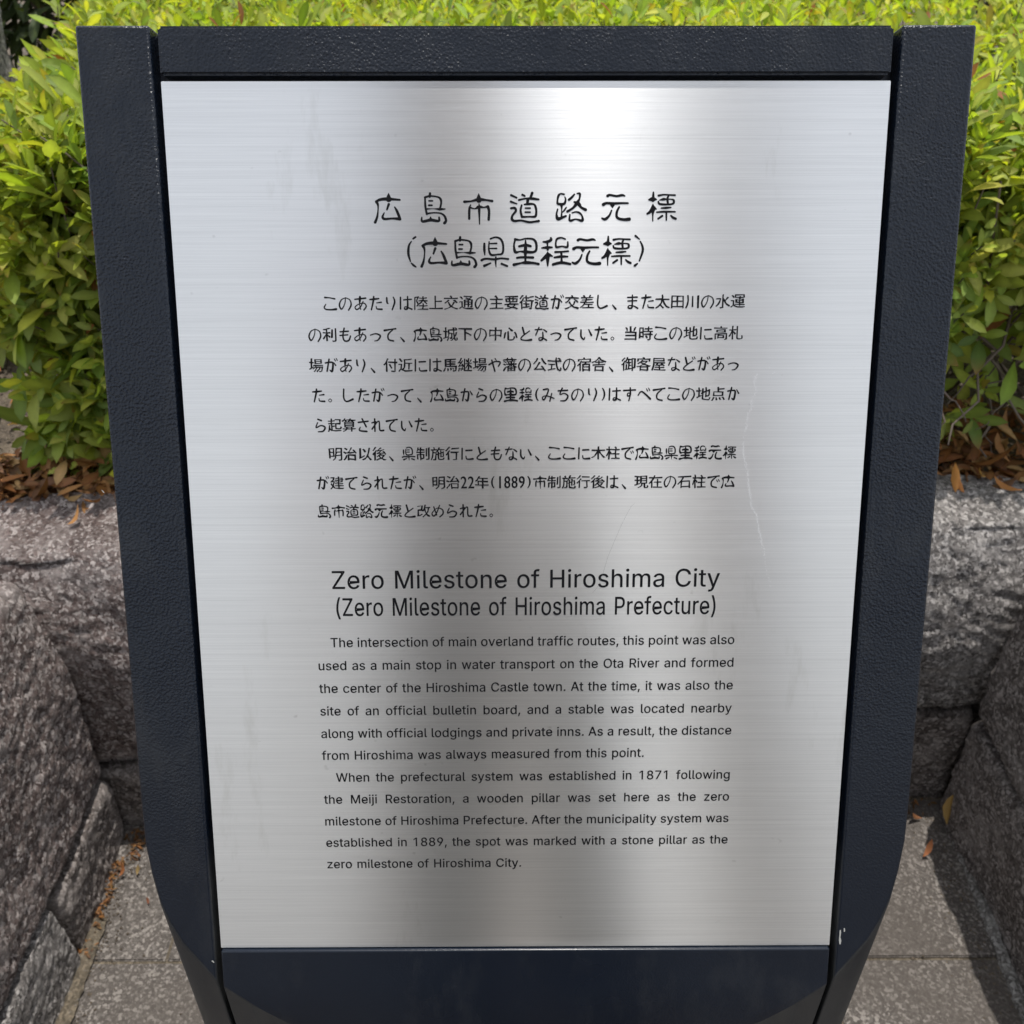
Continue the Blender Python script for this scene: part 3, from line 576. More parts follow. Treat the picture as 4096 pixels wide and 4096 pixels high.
G_DO = [[(1640,140,24),(1700,168,20)],[(1637,212,24),(1703,235,14)],[(1640,285,24),(1680,282,26),(1692,315,24),(1655,365,22),(1650,405,28),(1680,425,26),(1750,420,22),(1840,438,24),(1900,432,22),(1945,425,26)],[(1765,136,24),(1790,148,20)],[(1873,116,28),(1855,165,24)],[(1727,193,22),(1800,178,18),(1870,178,28),(1925,185,24),(1944,187,20)],[(1825,190,32),(1820,225,26)],[(1787,243,16),(1830,238,26),(1890,240,20),(1912,275,24),(1918,330,22),(1905,375,26),(1840,378,18),(1762,380,24)],[(1757,250,18),(1745,310,22),(1760,380,24)],[(1800,283,18),(1850,283,18)],[(1798,328,18),(1850,328,18)]]
G_RO = [[(430,130,20),(390,125,18),(368,150,24),(358,200,18),(365,235,26),(430,235,26),(448,190,18),(440,160,12)],[(403,245,32),(405,300,12),(403,372,20)],[(360,295,16),(348,350,20),(362,400,36),(405,390,28),(450,370,22)],[(455,275,14),(435,305,18),(412,330,10)],[(545,130,16),(515,165,24),(485,190,26)],[(575,122,14),(605,125,24),(600,180,18),(575,225,36),(530,280,24),(468,320,26)],[(545,215,20),(590,235,38),(620,275,26),(668,300,32)],[(495,355,16),(490,410,22),(510,420,26),(560,405,16),(630,420,30),(630,370,18),(600,335,22),(560,325,16),(520,335,14)]]
G_GEN = [[(912,148,30),(938,138,24),(1010,150,24),(1070,140,26),(1100,148,16)],[(865,243,34),(900,228,26),(970,232,28),(1060,228,22),(1135,228,20)],[(965,245,46),(965,275,14)],[(955,308,16),(930,365,22),(885,405,30),(850,395,18)],[(1040,270,18),(1015,320,24),(1012,375,26),(1040,400,28),(1100,410,30),(1150,405,36)]]
G_HYO = [[(1417,108,16),(1415,160,26),(1413,205,20)],[(1370,190,20),(1413,185,48),(1450,187,14)],[(1412,240,10),(1412,290,46),(1410,350,18),(1410,425,12)],[(1413,280,40),(1380,325,30),(1350,345,22)],[(1420,280,40),(1445,292,18)],[(1475,145,24),(1530,135,18),(1600,138,18),(1655,140,20)],[(1585,145,18),(1572,180,22),(1578,235,22)],[(1485,195,10),(1530,185,30),(1560,185,18),(1610,185,14),(1640,195,22),(1638,230,22),(1590,242,20),(1490,238,24),(1472,210,16)],[(1505,283,16),(1560,280,24),(1610,275,14)],[(1455,328,16),(1530,323,22),(1655,323,18)],[(1560,330,20),(1560,415,16)],[(1515,368,22),(1470,400,20)],[(1610,365,16),(1635,388,26),(1662,400,26)]]
G_KEN = [[(1345,675,22),(1345,740,26),(1350,800,12)],[(1412,622,18),(1470,605,18),(1525,625,22),(1552,690,22),(1545,780,22),(1490,795,18),(1420,798,24),(1395,740,18),(1398,655,14)],[(1408,675,14),(1480,672,18)],[(1408,728,14),(1480,728,18)],[(1315,858,26),(1360,842,22),(1460,848,24),(1530,838,20),(1608,845,22)],[(1472,825,18),(1470,880,18),(1474,932,8)],[(1415,890,16),(1345,920,28)],[(1535,897,22),(1597,922,22)]]
G_RI = [[(1685,628,28),(1740,634,16),(1800,620,18),(1880,625,22),(1915,665,26),(1918,740,24),(1884,768,26),(1800,766,32),(1740,762,16),(1688,768,30),(1672,700,20),(1682,640,20)],[(1730,705,24),(1800,692,30),(1855,703,26)],[(1800,640,14),(1800,700,30),(1798,765,34),(1798,830,22),(1798,885,24)],[(1705,832,22),(1760,826,24),(1882,828,26)],[(1672,908,32),(1750,890,20),(1800,885,34),(1880,888,26),(1943,900,26)]]
G_TEI = [[(285,612,20),(285,635,30),(245,655,28),(202,655,18)],[(245,650,26),(248,700,16),(250,740,24)],[(187,722,16),(245,718,30),(298,716,18)],[(250,765,10),(250,810,42),(250,920,14)],[(240,808,40),(182,860,24)],[(265,800,38),(302,814,14)],[(445,625,16),(400,610,18),(355,622,22),(341,655,18),(340,695,20),(352,714,24),(410,705,16),(466,712,24),(472,655,14)],[(335,768,24),(400,765,20),(476,758,20)],[(400,770,26),(403,820,20),(403,880,26)],[(325,828,20),(400,818,28),(470,818,18)],[(310,905,28),(400,885,30),(498,900,26)]]
G_OP = [[(585,602,20),(560,620,20)],[(540,650,12),(512,700,22),(507,790,26),(530,872,14)],[(540,890,14),(565,915,22),(590,932,14)]]
G_CL = [[(1220,590,24),(1262,625,14)],[(1272,650,14),(1295,700,22),(1298,760,24),(1262,865,16)],[(1240,895,16),(1212,918,26)]]
def cat(p, t):
    i = min(int(t), len(p) - 2); f = t - i
    a, b, c, d = p[max(i-1, 0)], p[i], p[i+1], p[min(i+2, len(p)-1)]
    return tuple(.5 * (2*b[k] + (c[k]-a[k])*f + (2*a[k]-5*b[k]+4*c[k]-d[k])*f*f + (3*b[k]-a[k]-3*c[k]+d[k])*f**3) for k in range(3))
def strokes(L, glyph, ox, oy, dx=0, dy=0):
    sc = 700 / 1932
    for st in glyph:
        n = max(6, (len(st) - 1) * 6)
        sm = [cat(st, (len(st) - 1) * i / n) for i in range(n + 1)]
        left = []; right = []
        for i, (x, y, wd) in enumerate(sm):
            wd = max(wd, 5) * 1.12
            xa, ya, _ = sm[max(i-1, 0)]; xb, yb_, _ = sm[min(i+1, n)]
            tx, ty = xb - xa, yb_ - ya; l_ = math.hypot(tx, ty) or 1; tx /= l_; ty /= l_
            left.append((x - ty * wd/2, y + tx * wd/2)); right.append((x + ty * wd/2, y - tx * wd/2))
        def conv(q): return to_uv(ox + (q[0] + dx) * sc, oy + (q[1] + dy) * sc)
        pts = [conv(q) for q in left + right]; m = len(left)
        L.add(pts, [(i, i+1, m+i+1, m+i) for i in range(m-1)])
        for (x, y, wd) in (sm[0], sm[-1]):
            r = max(wd, 5) * .56
            L.add([conv((x + r * math.cos(a * math.pi/6), y + r * math.sin(a * math.pi/6))) for a in range(12)], [tuple(range(12))])
# brush glyphs in a 100 x 100 cell: chains of (x, y down, width)
KANA = {
'こ': [[(12,8,16),(45,10,10),(85,18,14)],[(18,55,8),(5,78,12),(20,92,12),(60,94,14),(92,90,20)]],
'の': [[(50,12,8),(22,25,10),(6,60,14),(18,90,14),(34,76,10),(48,45,9),(52,12,8)],[(52,10,8),(84,26,10),(92,62,14),(72,98,12)]],
'あ': [[(10,22,12),(50,18,14),(90,14,14)],[(48,5,18),(46,30,20),(44,60,8),(50,92,10)],[(70,38,10),(50,75,10),(22,94,12),(10,76,10),(40,55,8),(78,50,10),(92,72,12),(74,97,12)]],
'た': [[(8,24,12),(40,22,18),(75,18,12)],[(38,4,14),(34,35,16),(18,96,12)],[(58,48,8),(92,44,14)],[(54,72,8),(60,90,12),(96,93,16)]],
'り': [[(22,12,14),(24,45,16),(32,54,8)],[(70,8,10),(80,42,16),(60,97,12)]],
'は': [[(12,10,14),(10,92,14)],[(35,28,12),(92,24,12)],[(64,5,12),(64,60,16),(60,90,18),(40,92,12),(48,76,10),(94,94,14)]],
'か': [[(10,32,14),(48,27,14),(66,36,16),(58,92,18),(42,84,10)],[(38,6,14),(20,92,14)],[(76,22,8),(92,48,14)]],
'し': [[(20,5,14),(18,70,14),(40,95,14),(86,78,18)]],
'ま': [[(15,20,12),(85,18,14)],[(18,45,12),(82,43,12)],[(50,4,12),(50,70,14),(46,94,16),(22,94,14),(26,78,10),(60,80,10),(90,96,16)]],
'っ': [[(15,55,10),(55,45,12),(88,60,16),(70,90,12),(45,96,8)]],
'て': [[(8,22,18),(60,14,12),(92,10,14)],[(70,18,10),(36,50,14),(38,86,14),(74,97,14)]],
'と': [[(28,6,16),(40,50,16)],[(80,30,10),(30,65,12),(16,88,12),(50,97,12),(92,93,20)]],
'な': [[(10,22,12),(60,18,12)],[(38,5,12),(14,60,12)],[(72,20,10),(94,36,14)],[(66,40,12),(66,86,16),(44,97,12),(38,82,10),(60,78,10),(94,96,14)]],
'い': [[(15,25,14),(16,70,16),(36,92,14),(44,76,8)],[(72,22,10),(92,62,18)]],
'に': [[(14,12,14),(12,92,14)],[(42,28,14),(88,26,14)],[(42,70,10),(50,92,12),(95,91,18)]],
'も': [[(45,5,14),(34,60,14),(45,94,14),(76,92,14),(90,60,12)],[(14,30,12),(75,26,14)],[(12,56,12),(70,52,12)]],
'ち': [[(15,24,14),(85,20,14)],[(45,5,14),(28,50,12),(60,42,10),(88,62,16),(70,94,14),(34,97,10)]],
'み': [[(15,15,14),(52,12,14),(40,55,12),(18,90,14),(8,70,10),(40,60,10),(94,78,12)],[(78,42,10),(64,98,14)]],
'す': [[(6,24,14),(94,20,14)],[(55,4,12),(56,55,16),(36,64,12),(38,44,10),(57,50,10),(46,98,12)]],
'ら': [[(32,6,14),(60,16,14)],[(30,30,10),(16,68,12),(55,52,12),(86,66,16),(70,94,14),(32,98,10)]],
'さ': [[(12,30,14),(88,22,14)],[(42,4,14),(72,62,16)],[(26,66,10),(20,90,14),(76,97,16)]],
'れ': [[(28,5,14),(28,96,14)],[(6,34,12),(42,28,12),(6,80,14)],[(34,42,10),(62,22,12),(66,86,14),(96,90,16)]],
'や': [[(6,50,14),(50,28,12),(90,32,14),(76,62,12)],[(52,6,10),(62,20,8)],[(28,18,14),(50,97,14)]],
'め': [[(20,20,12),(42,82,12)],[(66,8,10),(40,70,12),(18,90,14),(6,68,10),(45,30,8),(86,40,12),(92,72,14),(66,97,12)]],
'べ': [[(4,60,10),(32,32,14),(96,86,18)],[(66,12,8),(74,28,10)],[(82,8,8),(90,24,10)]],
'、': [[(16,72,9),(40,100,18)]],
'。': [[(26,74,6),(38,86,6),(26,98,6),(14,86,6),(26,74,6)]],
}
DAK = [[(78,4,8),(85,18,9)],[(92,0,8),(99,14,9)]]
KANA['が'] = KANA['か'][:2] + [[(72,30,8),(86,50,12)]] + DAK
KANA['ど'] = KANA['と'] + DAK
KANA['で'] = KANA['て'] + [[(74,40,8),(81,54,9)],[(88,36,8),(95,50,9)]]
def from_trace(g):
    xs_ = [p[0] for s_ in g for p in s_]; ys_ = [p[1] for s_ in g for p in s_]
    kx = 94 / (max(xs_) - min(xs_)); ky = 96 / (max(ys_) - min(ys_)); kw = (kx + ky) / 2
    return [[((x - min(xs_)) * kx + 3, (y - min(ys_)) * ky + 2, w_ * kw * 1.75) for x, y, w_ in s_] for s_ in g]
for c_, g_ in zip('広島市道路元標県里程', (G_HIRO, G_SHIMA, G_SHI, G_DO, G_RO, G_GEN, G_HYO, G_KEN, G_RI, G_TEI)): KANA[c_] = from_trace(g_)
def ribbon(L, sm, conv):
    left = []; right = []; n = len(sm) - 1
    for i, (x, y, wd) in enumerate(sm):
        xa, ya, _ = sm[max(i-1, 0)]; xb, yb_, _ = sm[min(i+1, n)]
        tx, ty = xb - xa, yb_ - ya; l_ = math.hypot(tx, ty) or 1; tx /= l_; ty /= l_
        left.append((x - ty * wd/2, y + tx * wd/2)); right.append((x + ty * wd/2, y - tx * wd/2))
    m = len(left)
    L.add([conv(q) for q in left + right], [(i, i+1, m+i+1, m+i) for i in range(m-1)])
    for (x, y, wd) in (sm[0], sm[-1]):
        L.add([conv((x + wd * .5 * math.cos(a * math.pi/4), y + wd * .5 * math.sin(a * math.pi/4))) for a in range(8)], [tuple(range(8))])
def brush(L, g, uc, vbase, w_, h_):
    for st in g:
        n = max(4, (len(st) - 1) * 4)
        sm = [cat(st, (len(st) - 1) * i / n) for i in range(n + 1)]
        sm = [(x, y, max(w__ * .86, 4.5)) for x, y, w__ in sm]
        def conv(q):
            a = uc + (q[0] - 50) / 100 * w_
            return a, vbase(a) - (q[1] - 50) / 100 * h_
        ribbon(L, sm, conv)
jap = [(1, "このあたりは陸上交通の主要街道が交差し、また太田川の水運", 1293, 1214, 2979, 1204),
 (0, "の利もあって、広島城下の中心となっていた。当時この地に高札", 1232, 1339, 2971, 1331),
 (0, "場があり、付近には馬継場や藩の公式の宿舎、御客屋などがあっ", 1236.5, 1462, 2959, 1454),
 (0, "た。したがって、広島からの里程(みちのり)はすべてこの地点か", 1246, 1582, 2959, 1574),
 (0, "ら起算されていた。", 1255, 1701, 1739, 1699),
 (1, "明治以後、県制施行にともない、ここに木柱で広島県里程元標", 1315, 1816, 2945, 1809),
 (0, "が建てられたが、明治22年(1889)市制施行後は、現在の石柱で広", 1263.6, 1932, 2938, 1924.5),
 (0, "島市道路元標と改められた。", 1271, 2045, 1976.5, 2042)]
def japan(indent, text, x0, y0, x1, y1):
    L = Line(); u0, v0 = to_uv(x0, y0); u1, v1 = to_uv(x1, y1)
    half = set('(1289)'); cells = sum(.5 if c in half else 1 for c in text)
    adv = (u1 - u0) / (cells - .08)
    if text[-1] == '。': adv = (u1 - u0) / (cells - .55)
    u = u0 - adv * .04; sx = adv * .985; sy = .00895
    for ch in text:
        wc = .5 if ch in half else 1
        g = {'(': '(', ')': ')'}.get(ch, ch)
        if ch in KANA:
            brush(L, KANA[ch], u + adv * .5, lambda a: v0 + (v1 - v0) * (a - u0) / (u1 - u0), adv * .90, sy * 1.0); u += adv * wc; continue
        vs, fs = jglyph(g)
        if wc == .5:
            xa = min(x for x, y in vs); xb = max(x for x, y in vs); kx = min(adv * .40 / (xb - xa), sx * 1.0) if ch not in '()' else adv * .22 / (xb - xa)
            ya = min(y for x, y in vs); yb_ = max(y for x, y in vs); ky = sy * .90 / (yb_ - ya)
            mx, my, = (xa + xb) / 2, (ya + yb_) / 2
            q = [(u + adv * .25 + (x - mx) * kx, (y - my) * ky) for x, y in vs]
        else:
            o_ = Vector((u * 900, v0 * 900, 0))      # brush lettering: every stroke end swells or wanders a little
            q = []
            for x, y in vs:
                wv = noise.noise_vector(Vector((x * 5.5, y * 5.5, 0)) + o_) * .042 + noise.noise_vector(Vector((x * 17, y * 17, 4)) + o_) * .030
                q.append((u + adv * .5 + (x + wv.x - .5) * sx * 1.02, (y + wv.y - .38) * sy * 1.05))
        for sh in (-.00017, 0, .00017):       # the cut strokes are a little bolder than the face
            L.add([(a + sh, v0 + (v1 - v0) * (a - u0) / (u1 - u0) + b + sh * .4) for a, b in q], fs)
        u += adv * wc
    L.done()
for j in jap: japan(*j)

L = Line()
for g in (G_HIRO, G_SHIMA, G_SHI, G_DO): strokes(L, g, 1450, 730)
for g in (G_RO, G_GEN, G_HYO): strokes(L, g, 2100, 730)
L.done()
L = Line()
strokes(L, G_OP, 1450, 730); strokes(L, G_HIRO, 1450, 730, 513, 487); strokes(L, G_SHIMA, 1450, 730, 333, 483)
for g in (G_KEN, G_RI): strokes(L, g, 1450, 730)
strokes(L, G_TEI, 2100, 730); strokes(L, G_GEN, 2100, 730, -327, 488); strokes(L, G_HYO, 2100, 730, -498, 488); strokes(L, G_CL, 2100, 730)
L.done()
# crooked white scratch and fine ones on the plate, paint chips on the post
L = Line(); rs = random.Random(3)
path = [(350,182),(322,225),(328,265),(335,310),(318,345),(300,390),(305,450),(270,495),(262,590),(240,650),(236,700),(235,780),(250,850),(268,930),(275,1030),(295,1130),(295,1200),(340,1270),(355,1370),(375,1470),(395,1540),(405,1630),(425,1720),(450,1830)]
for (xa, ya), (xb, yb_) in zip(path[:-1], path[1:]):
    n = int(math.hypot(xb - xa, yb_ - ya) / 7)
    for i in range(n):
        f = i / n
        if rs.random() < (.18 if ya < 1500 else .6): continue
        for _ in range(2):
            x = 2850 + (xa + (xb - xa) * f + rs.gauss(0, 5)) * .5176; y = 1400 + (ya + (yb_ - ya) * f + rs.gauss(0, 3)) * .5176
            w_ = rs.uniform(1.2, 3.0); h_ = rs.uniform(2.5, 6.5); sk = rs.uniform(-1.5, 1.5)
            L.add([to_uv(x - w_/2, y), to_uv(x + w_/2, y), to_uv(x + w_/2 + sk, y + h_), to_uv(x - w_/2 + sk, y + h_)], [(0, 1, 2, 3)])
for x, y in ((3095, 1487), (3088, 1492), (3075, 1470)):
    L.add([to_uv(x, y), to_uv(x + 6, y), to_uv(x + 5, y + 4), to_uv(x, y + 4)], [(0, 1, 2, 3)])
L.done('scratch', SCR)
L = Line()
cur = [(2540, 2012), (2525, 2024), (2505, 2060), (2485, 2100), (2465, 2146), (2430, 2230), (2410, 2300), (2392, 2345), (2370, 2372)]
for (xa, ya), (xb, yb_) in zip(cur[:-1], cur[1:]): L.add([to_uv(xa, ya), to_uv(xa + .6, ya), to_uv(xb + .6, yb_), to_uv(xb, yb_)], [(0, 1, 2, 3)])
L.done('scratch', mat_plain('hairline', (.25, .25, .25), .5))
V = []; F = []
for poly in ([(3358,3720),(3363,3718),(3364,3730),(3361,3748),(3365,3762),(3362,3776),(3357,3776),(3355,3760),(3357,3738)],[(3374,3712),(3379,3711),(3380,3724),(3375,3727)],[(846,3843),(851,3840),(858,3847),(856,3851)],[(405,1958),(412,1962),(420,1972),(414,1970)]):
    mesh_obj('paint_chip', [pt(*to_uv(q[0], q[1], D), D + .0003) for q in poly], [tuple(range(len(poly)))[::-1]], CHIP, sign)

# ------------------------------------------------------------------ hedge
def leaf_base(Ln, Wd, fold, curl, skew=0):
    """11 vertices, 12 triangles; grows along +Y, faces +Z"""
    rows = [(.0, .05), (.28, .62), (.56, 1.0), (.82, .74), (1.0, 0)]
    V = [(0, 0, 0)]
    for t, wd in rows[1:4]:
        z = -curl * t * t * Ln; x = skew * t * t * Ln
        e = wd * Wd / 2
        V += [(x - e, t * Ln, z + fold * e), (x, t * Ln, z), (x + e, t * Ln, z + fold * e)]
    V.append((skew * Ln, Ln, -curl * Ln))
    F = [(0, 2, 1), (0, 3, 2)]
    for r in (1, 4): F += [(r, r+1, r+3), (r+1, r+4, r+3), (r+1, r+2, r+4), (r+2, r+5, r+4)]
    F += [(7, 8, 10), (8, 9, 10)]
    return np.array(V), np.array(F)
LV = []
for Ln, Wd, fo, cu, sk in ((.058, .020, .35, .18, .04), (.052, .0185, .5, .3, -.05), (.064, .0195, .25, .1, .06), (.044, .017, .6, .05, 0), (.036, .0145, .4, .35, -.03), (.054, .021, .2, .42, .02)):
    LV.append(leaf_base(Ln, Wd, fo, cu, sk)[0])
LF = leaf_base(.04, .015, .3, .1)[1]
LV = np.array(LV); RIB = np.array([1.2, .92, 1.25, .92, .9, 1.22, .9, .95, 1.15, .95, .8])
def frames(dirs, nrm):
    """rotation matrices with Y along dirs and Z close to nrm"""
    y = dirs / np.linalg.norm(dirs, axis=1, keepdims=True)
    x = np.cross(y, nrm); x /= np.linalg.norm(x, axis=1, keepdims=True) + 1e-9
    z = np.cross(x, y); return np.stack([x, y, z], axis=2)
def leaves_mesh(name, pos, rot, scale, var, col, mat, parent):
    V = np.einsum('nij,nkj->nki', rot, LV[var] * scale[:, None, None]) + pos[:, None, :]
    n = len(pos); C3 = np.repeat(col[:, None], 11, axis=1) * RIB[None, :, None]
    br = RNG.random(n) < .13; C3[br, 10] = (.30, .16, .06); C3[br, 7:10] = C3[br, 7:10] * .6 + np.array((.30, .18, .06)) * .4
    F = (LF[None] + (np.arange(n) * 11)[:, None, None]).reshape(-1, 3)
    return np_obj(name, V.reshape(-1, 3), F, mat, parent, smooth=True, color=C3.reshape(-1, 3))
def rosettes(P, Nn, k_lo, k_hi, spread, scale_lo, scale_hi, palette, up=.5):
    """leaf whorls at shoot tips P with outward direction Nn"""
    pos = []; dr = []; nr = []; sc = []; va = []; co = []; sh = []
    pal = np.array([p[0] for p in palette]); pw = np.array([p[1] for p in palette]); pw = pw / pw.sum()
    for i in range(len(P)):
        ax = Nn[i] + np.array([0, 0, up]) + RNG.normal(0, .35, 3); ax /= np.linalg.norm(ax)
        t = np.cross(ax, [0.3, .9, .1]); t /= np.linalg.norm(t); b = np.cross(ax, t)
        k = RNG.integers(k_lo, k_hi + 1); a0 = RNG.uniform(0, 6.28); base = pal[RNG.choice(len(pal), p=pw)]; s0 = RNG.uniform(scale_lo, scale_hi)
        for j in range(k):
            a = a0 + j * 2.4; op = spread * (.35 + .85 * j / k) + RNG.normal(0, .12)
            out = t * math.cos(a) + b * math.sin(a)
            d = ax * math.cos(op) + out * math.sin(op)
            pos.append(P[i] - ax * .011 * j * .8 + out * .002); dr.append(d); nr.append(ax * math.sin(op) - out * math.cos(op) + RNG.normal(0, .15, 3))
            sc.append(s0 * (.55 + .5 * min(1, j / 3.)) * RNG.uniform(.85, 1.15)); va.append(RNG.integers(0, len(LV)))
            c = base * RNG.uniform(.75, 1.25) * np.array([RNG.uniform(.85, 1.15), 1, RNG.uniform(.7, 1.3)])
            if RNG.random() < .012: c = np.array([.34, .13, .055]) * RNG.uniform(.7, 1.1)
            elif RNG.random() < .02: c = np.array([.36, .30, .06]) * RNG.uniform(.8, 1.1)
            co.append(c); sh.append(i)
    # nrm: leaf upper side looks along the shoot axis
    return [np.array(q) for q in (pos, dr, nr, sc, va, co, sh)]
HX0, HX1, HY0, HY1 = -1.35, 2.4, 1.40, 3.7
def htop(x, y):
    return 1.195 + (.05 if random.random() < .04 else 0) + .07 * noise.noise(Vector((x * 1.7, y * 1.7, 5))) + .045 * noise.noise(Vector((x * 6, y * 6, 1)))
def hfront(x, z):     # y of the front face
    return 1.385 + .10 * max(0, (z - .95) / .2) ** 2 + .05 * noise.noise(Vector((x * 2.3, z * 2.3, 8))) + .035 * noise.noise(Vector((x * 8, z * 8, 4)))
def hleft(y, z):      # x of the left end
    return -.800 - .22 * (y - 1.4) + .13 * min(1, max(0, (.93 - z) / .33)) + .10 * max(0, (1.0 - z) / .5) * 0 + .05 * noise.noise(Vector((y * 3, z * 3, 11))) + .03 * noise.noise(Vector((y * 9, z * 9, 2))) + .05 * max(0, (z - 1.05) / .15) ** 2
Pp = []; Nm = []; zone = []
def addp(p, n, z_): Pp.append(p); Nm.append(n); zone.append(z_)
for _ in range(5200):                                    # top
    x = random.uniform(HX0, HX1); y = HY0 + (random.random() ** 1.25) * (HY1 - HY0); z = htop(x, y)
    if x < hleft(y, 1.1) + .04: continue
    if -.16 < x < .2 and y < 1.8: continue              # wholly behind the sign
    dz = random.random() ** 1.6 * .10
    addp((x, y, z - dz), (random.gauss(0, .2), -.1, 1), 0 if dz < .05 else 1)
for _ in range(3900):                                    # front
    x = random.uniform(-.82, 1.5); z = .60 + random.random() * .60
    if -.40 < x < .42: continue
    if z < .84 + .05 * noise.noise(Vector((x * 9, 0, 3))) and x > .64 and random.random() < .93: continue
    if z < .92 and x > .66 and random.random() < .45: continue
    if z < .70 and x > .42 and random.random() < .5: continue
    if z < .68 and random.random() < .25: continue
    dy = random.random() ** 1.3 * .16
    hi = max(0, (z - 1.05) / .1)
    addp((x, hfront(x, z) + dy, min(z, htop(x, 1.42))), (random.gauss(0, .3), -1, .35 + hi), (1 if z > .98 and dy < .08 else 2))
for _ in range(1900):                                    # left end
    y = random.uniform(1.40, 3.4); z = .62 + random.random() * .57
    dx = random.random() ** 1.5 * .12
    if y > 2 and z < .8: continue
    addp((hleft(y, z) + dx, y, z), (-1, -.3, .4), 1 if z > .95 else 2)
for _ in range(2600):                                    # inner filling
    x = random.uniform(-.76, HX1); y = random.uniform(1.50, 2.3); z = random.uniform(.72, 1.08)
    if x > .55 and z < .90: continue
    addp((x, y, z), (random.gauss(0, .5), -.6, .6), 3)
Pp = np.array(Pp); Nm = np.array(Nm); zone = np.array(zone)
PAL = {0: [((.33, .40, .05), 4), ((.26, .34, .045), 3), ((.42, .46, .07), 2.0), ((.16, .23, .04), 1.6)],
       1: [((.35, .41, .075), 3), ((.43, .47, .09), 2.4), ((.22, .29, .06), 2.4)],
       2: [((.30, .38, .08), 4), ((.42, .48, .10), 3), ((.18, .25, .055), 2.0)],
       3: [((.035, .06, .010), 3), ((.05, .08, .012), 2)]}  # inner leaves: shade of the hedge interior put into their colour
hedge = empty('azalea_hedge', (.6, 2.2, .565))
tag(hedge, 'clipped azalea hedge with bright yellow green leaves behind the sign', 'hedge')
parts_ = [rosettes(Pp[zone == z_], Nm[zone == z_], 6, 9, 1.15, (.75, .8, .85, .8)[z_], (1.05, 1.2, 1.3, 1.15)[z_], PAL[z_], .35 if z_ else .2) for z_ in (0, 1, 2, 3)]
pos, dr, nr, sc, va, co, sh = [np.concatenate(q) for q in zip(*parts_)]
nr = -nr * 0 + np.where((nr[:, 2:3] < 0), -nr, nr)
rot = frames(dr, nr)
# the leaves that show largest become leaf objects of their own
cen = pos + np.einsum('nij,j->ni', rot, np.array([0, .02, 0])) * sc[:, None]
rw = np.array([list(r) for r in RW])                     # rows world axes in lens coordinates
lc = (cen - np.array(CAM)) @ rw
px = lc[:, 0] / lc[:, 2] * FPX + 2048; py = lc[:, 1] / lc[:, 2] * FPX + 2048
facing = np.abs(np.einsum('ni,ni->n', rot[:, :, 2], (cen - np.array(CAM)) / np.linalg.norm(cen - np.array(CAM), axis=1, keepdims=True)))
onsign = (px > 270) & (px < 3930) & (py > 80)
score = sc / lc[:, 2] * (.3 + facing)
dep = cen[:, 1]
outer = (dep < 1.46) | (cen[:, 2] > 1.10)
ok = (px > 10) & (px < 4086) & (py > 10) & (py < 1950) & ~onsign & outer
rank = np.argsort(-np.where(ok, score, -1))[:290]
sel = np.zeros(len(pos), bool); sel[rank] = True
var_me = {}
for i in rank:
    ci = tuple(np.round(co[i] * 12).astype(int)); key = (int(va[i]), ci)
    if key not in var_me:
        me = bpy.data.meshes.new('leaf'); me.from_pydata([tuple(v) for v in LV[va[i]]], [], [tuple(int(q) for q in f) for f in LF])
        a = me.color_attributes.new('tint', 'FLOAT_COLOR', 'POINT'); a.data.foreach_set('color', np.hstack([co[i][None] * RIB[:, None], np.ones((11, 1))]).astype(np.float32).ravel())
        me.materials.append(LEAF); me.shade_smooth(); var_me[key] = me
    o = bpy.data.objects.new('leaf', var_me[key]); link(o, hedge)
    o.matrix_parent_inverse = Matrix.Translation(-hedge.location)
    m3 = Matrix([list(r) for r in rot[i]])
    o.matrix_basis = Matrix.Translation(Vector(pos[i])) @ m3.to_4x4() @ Matrix.Scale(float(sc[i]), 4)
k = ~sel
f_ = leaves_mesh('foliage', pos[k], rot[k], sc[k], va[k], co[k], LEAF, hedge); f_['kind'] = 'stuff'
# branches
def tube(V, F, pts, r0, r1, n=5):
    b = len(V)
    for i, p in enumerate(pts):
        p = Vector(p); q = Vector(pts[min(i+1, len(pts)-1)]) - Vector(pts[max(i-1, 0)]); q.normalize()
        s = q.cross(Vector((.2, .1, 1))).normalized(); t = q.cross(s); r = r0 + (r1 - r0) * i / (len(pts) - 1)
        for k_ in range(n):
            a = k_ * 2 * math.pi / n; V.append(p + (s * math.cos(a) + t * math.sin(a)) * r)
    for i in range(len(pts) - 1):
        for k_ in range(n): F.append((b + i*n + k_, b + i*n + (k_+1) % n, b + (i+1)*n + (k_+1) % n, b + (i+1)*n + k_))
def wander(a, b, n=6, j=.012):
    a = Vector(a); b = Vector(b)
    return [a + (b - a) * (i / n) + Vector((random.gauss(0, j), random.gauss(0, j), random.gauss(0, j))) * (1 if 0 < i < n else 0) for i in range(n + 1)]
V = []; F = []
for _ in range(260):
    bx = random.uniform(-.65, 2.2); by = random.uniform(1.55, 2.2)
    tube(V, F, wander((bx, by, .56), (bx + random.gauss(0, .18), by - random.uniform(-.1, .2), random.uniform(.85, 1.12)), 6, .02), .0045, .0018)
for i in range(0, len(Pp), 3):
    p = Vector(Pp[i]); n_ = Vector(Nm[i]).normalized()
    tube(V, F, [p, p - n_ * .03 - Vector((0, 0, .015)), p - n_ * .07 - Vector((0, -.01, .05))], .0011, .0016, 4)
bo = mesh_obj('branches', V, F, BARK, hedge, smooth=True); bo['kind'] = 'stuff'
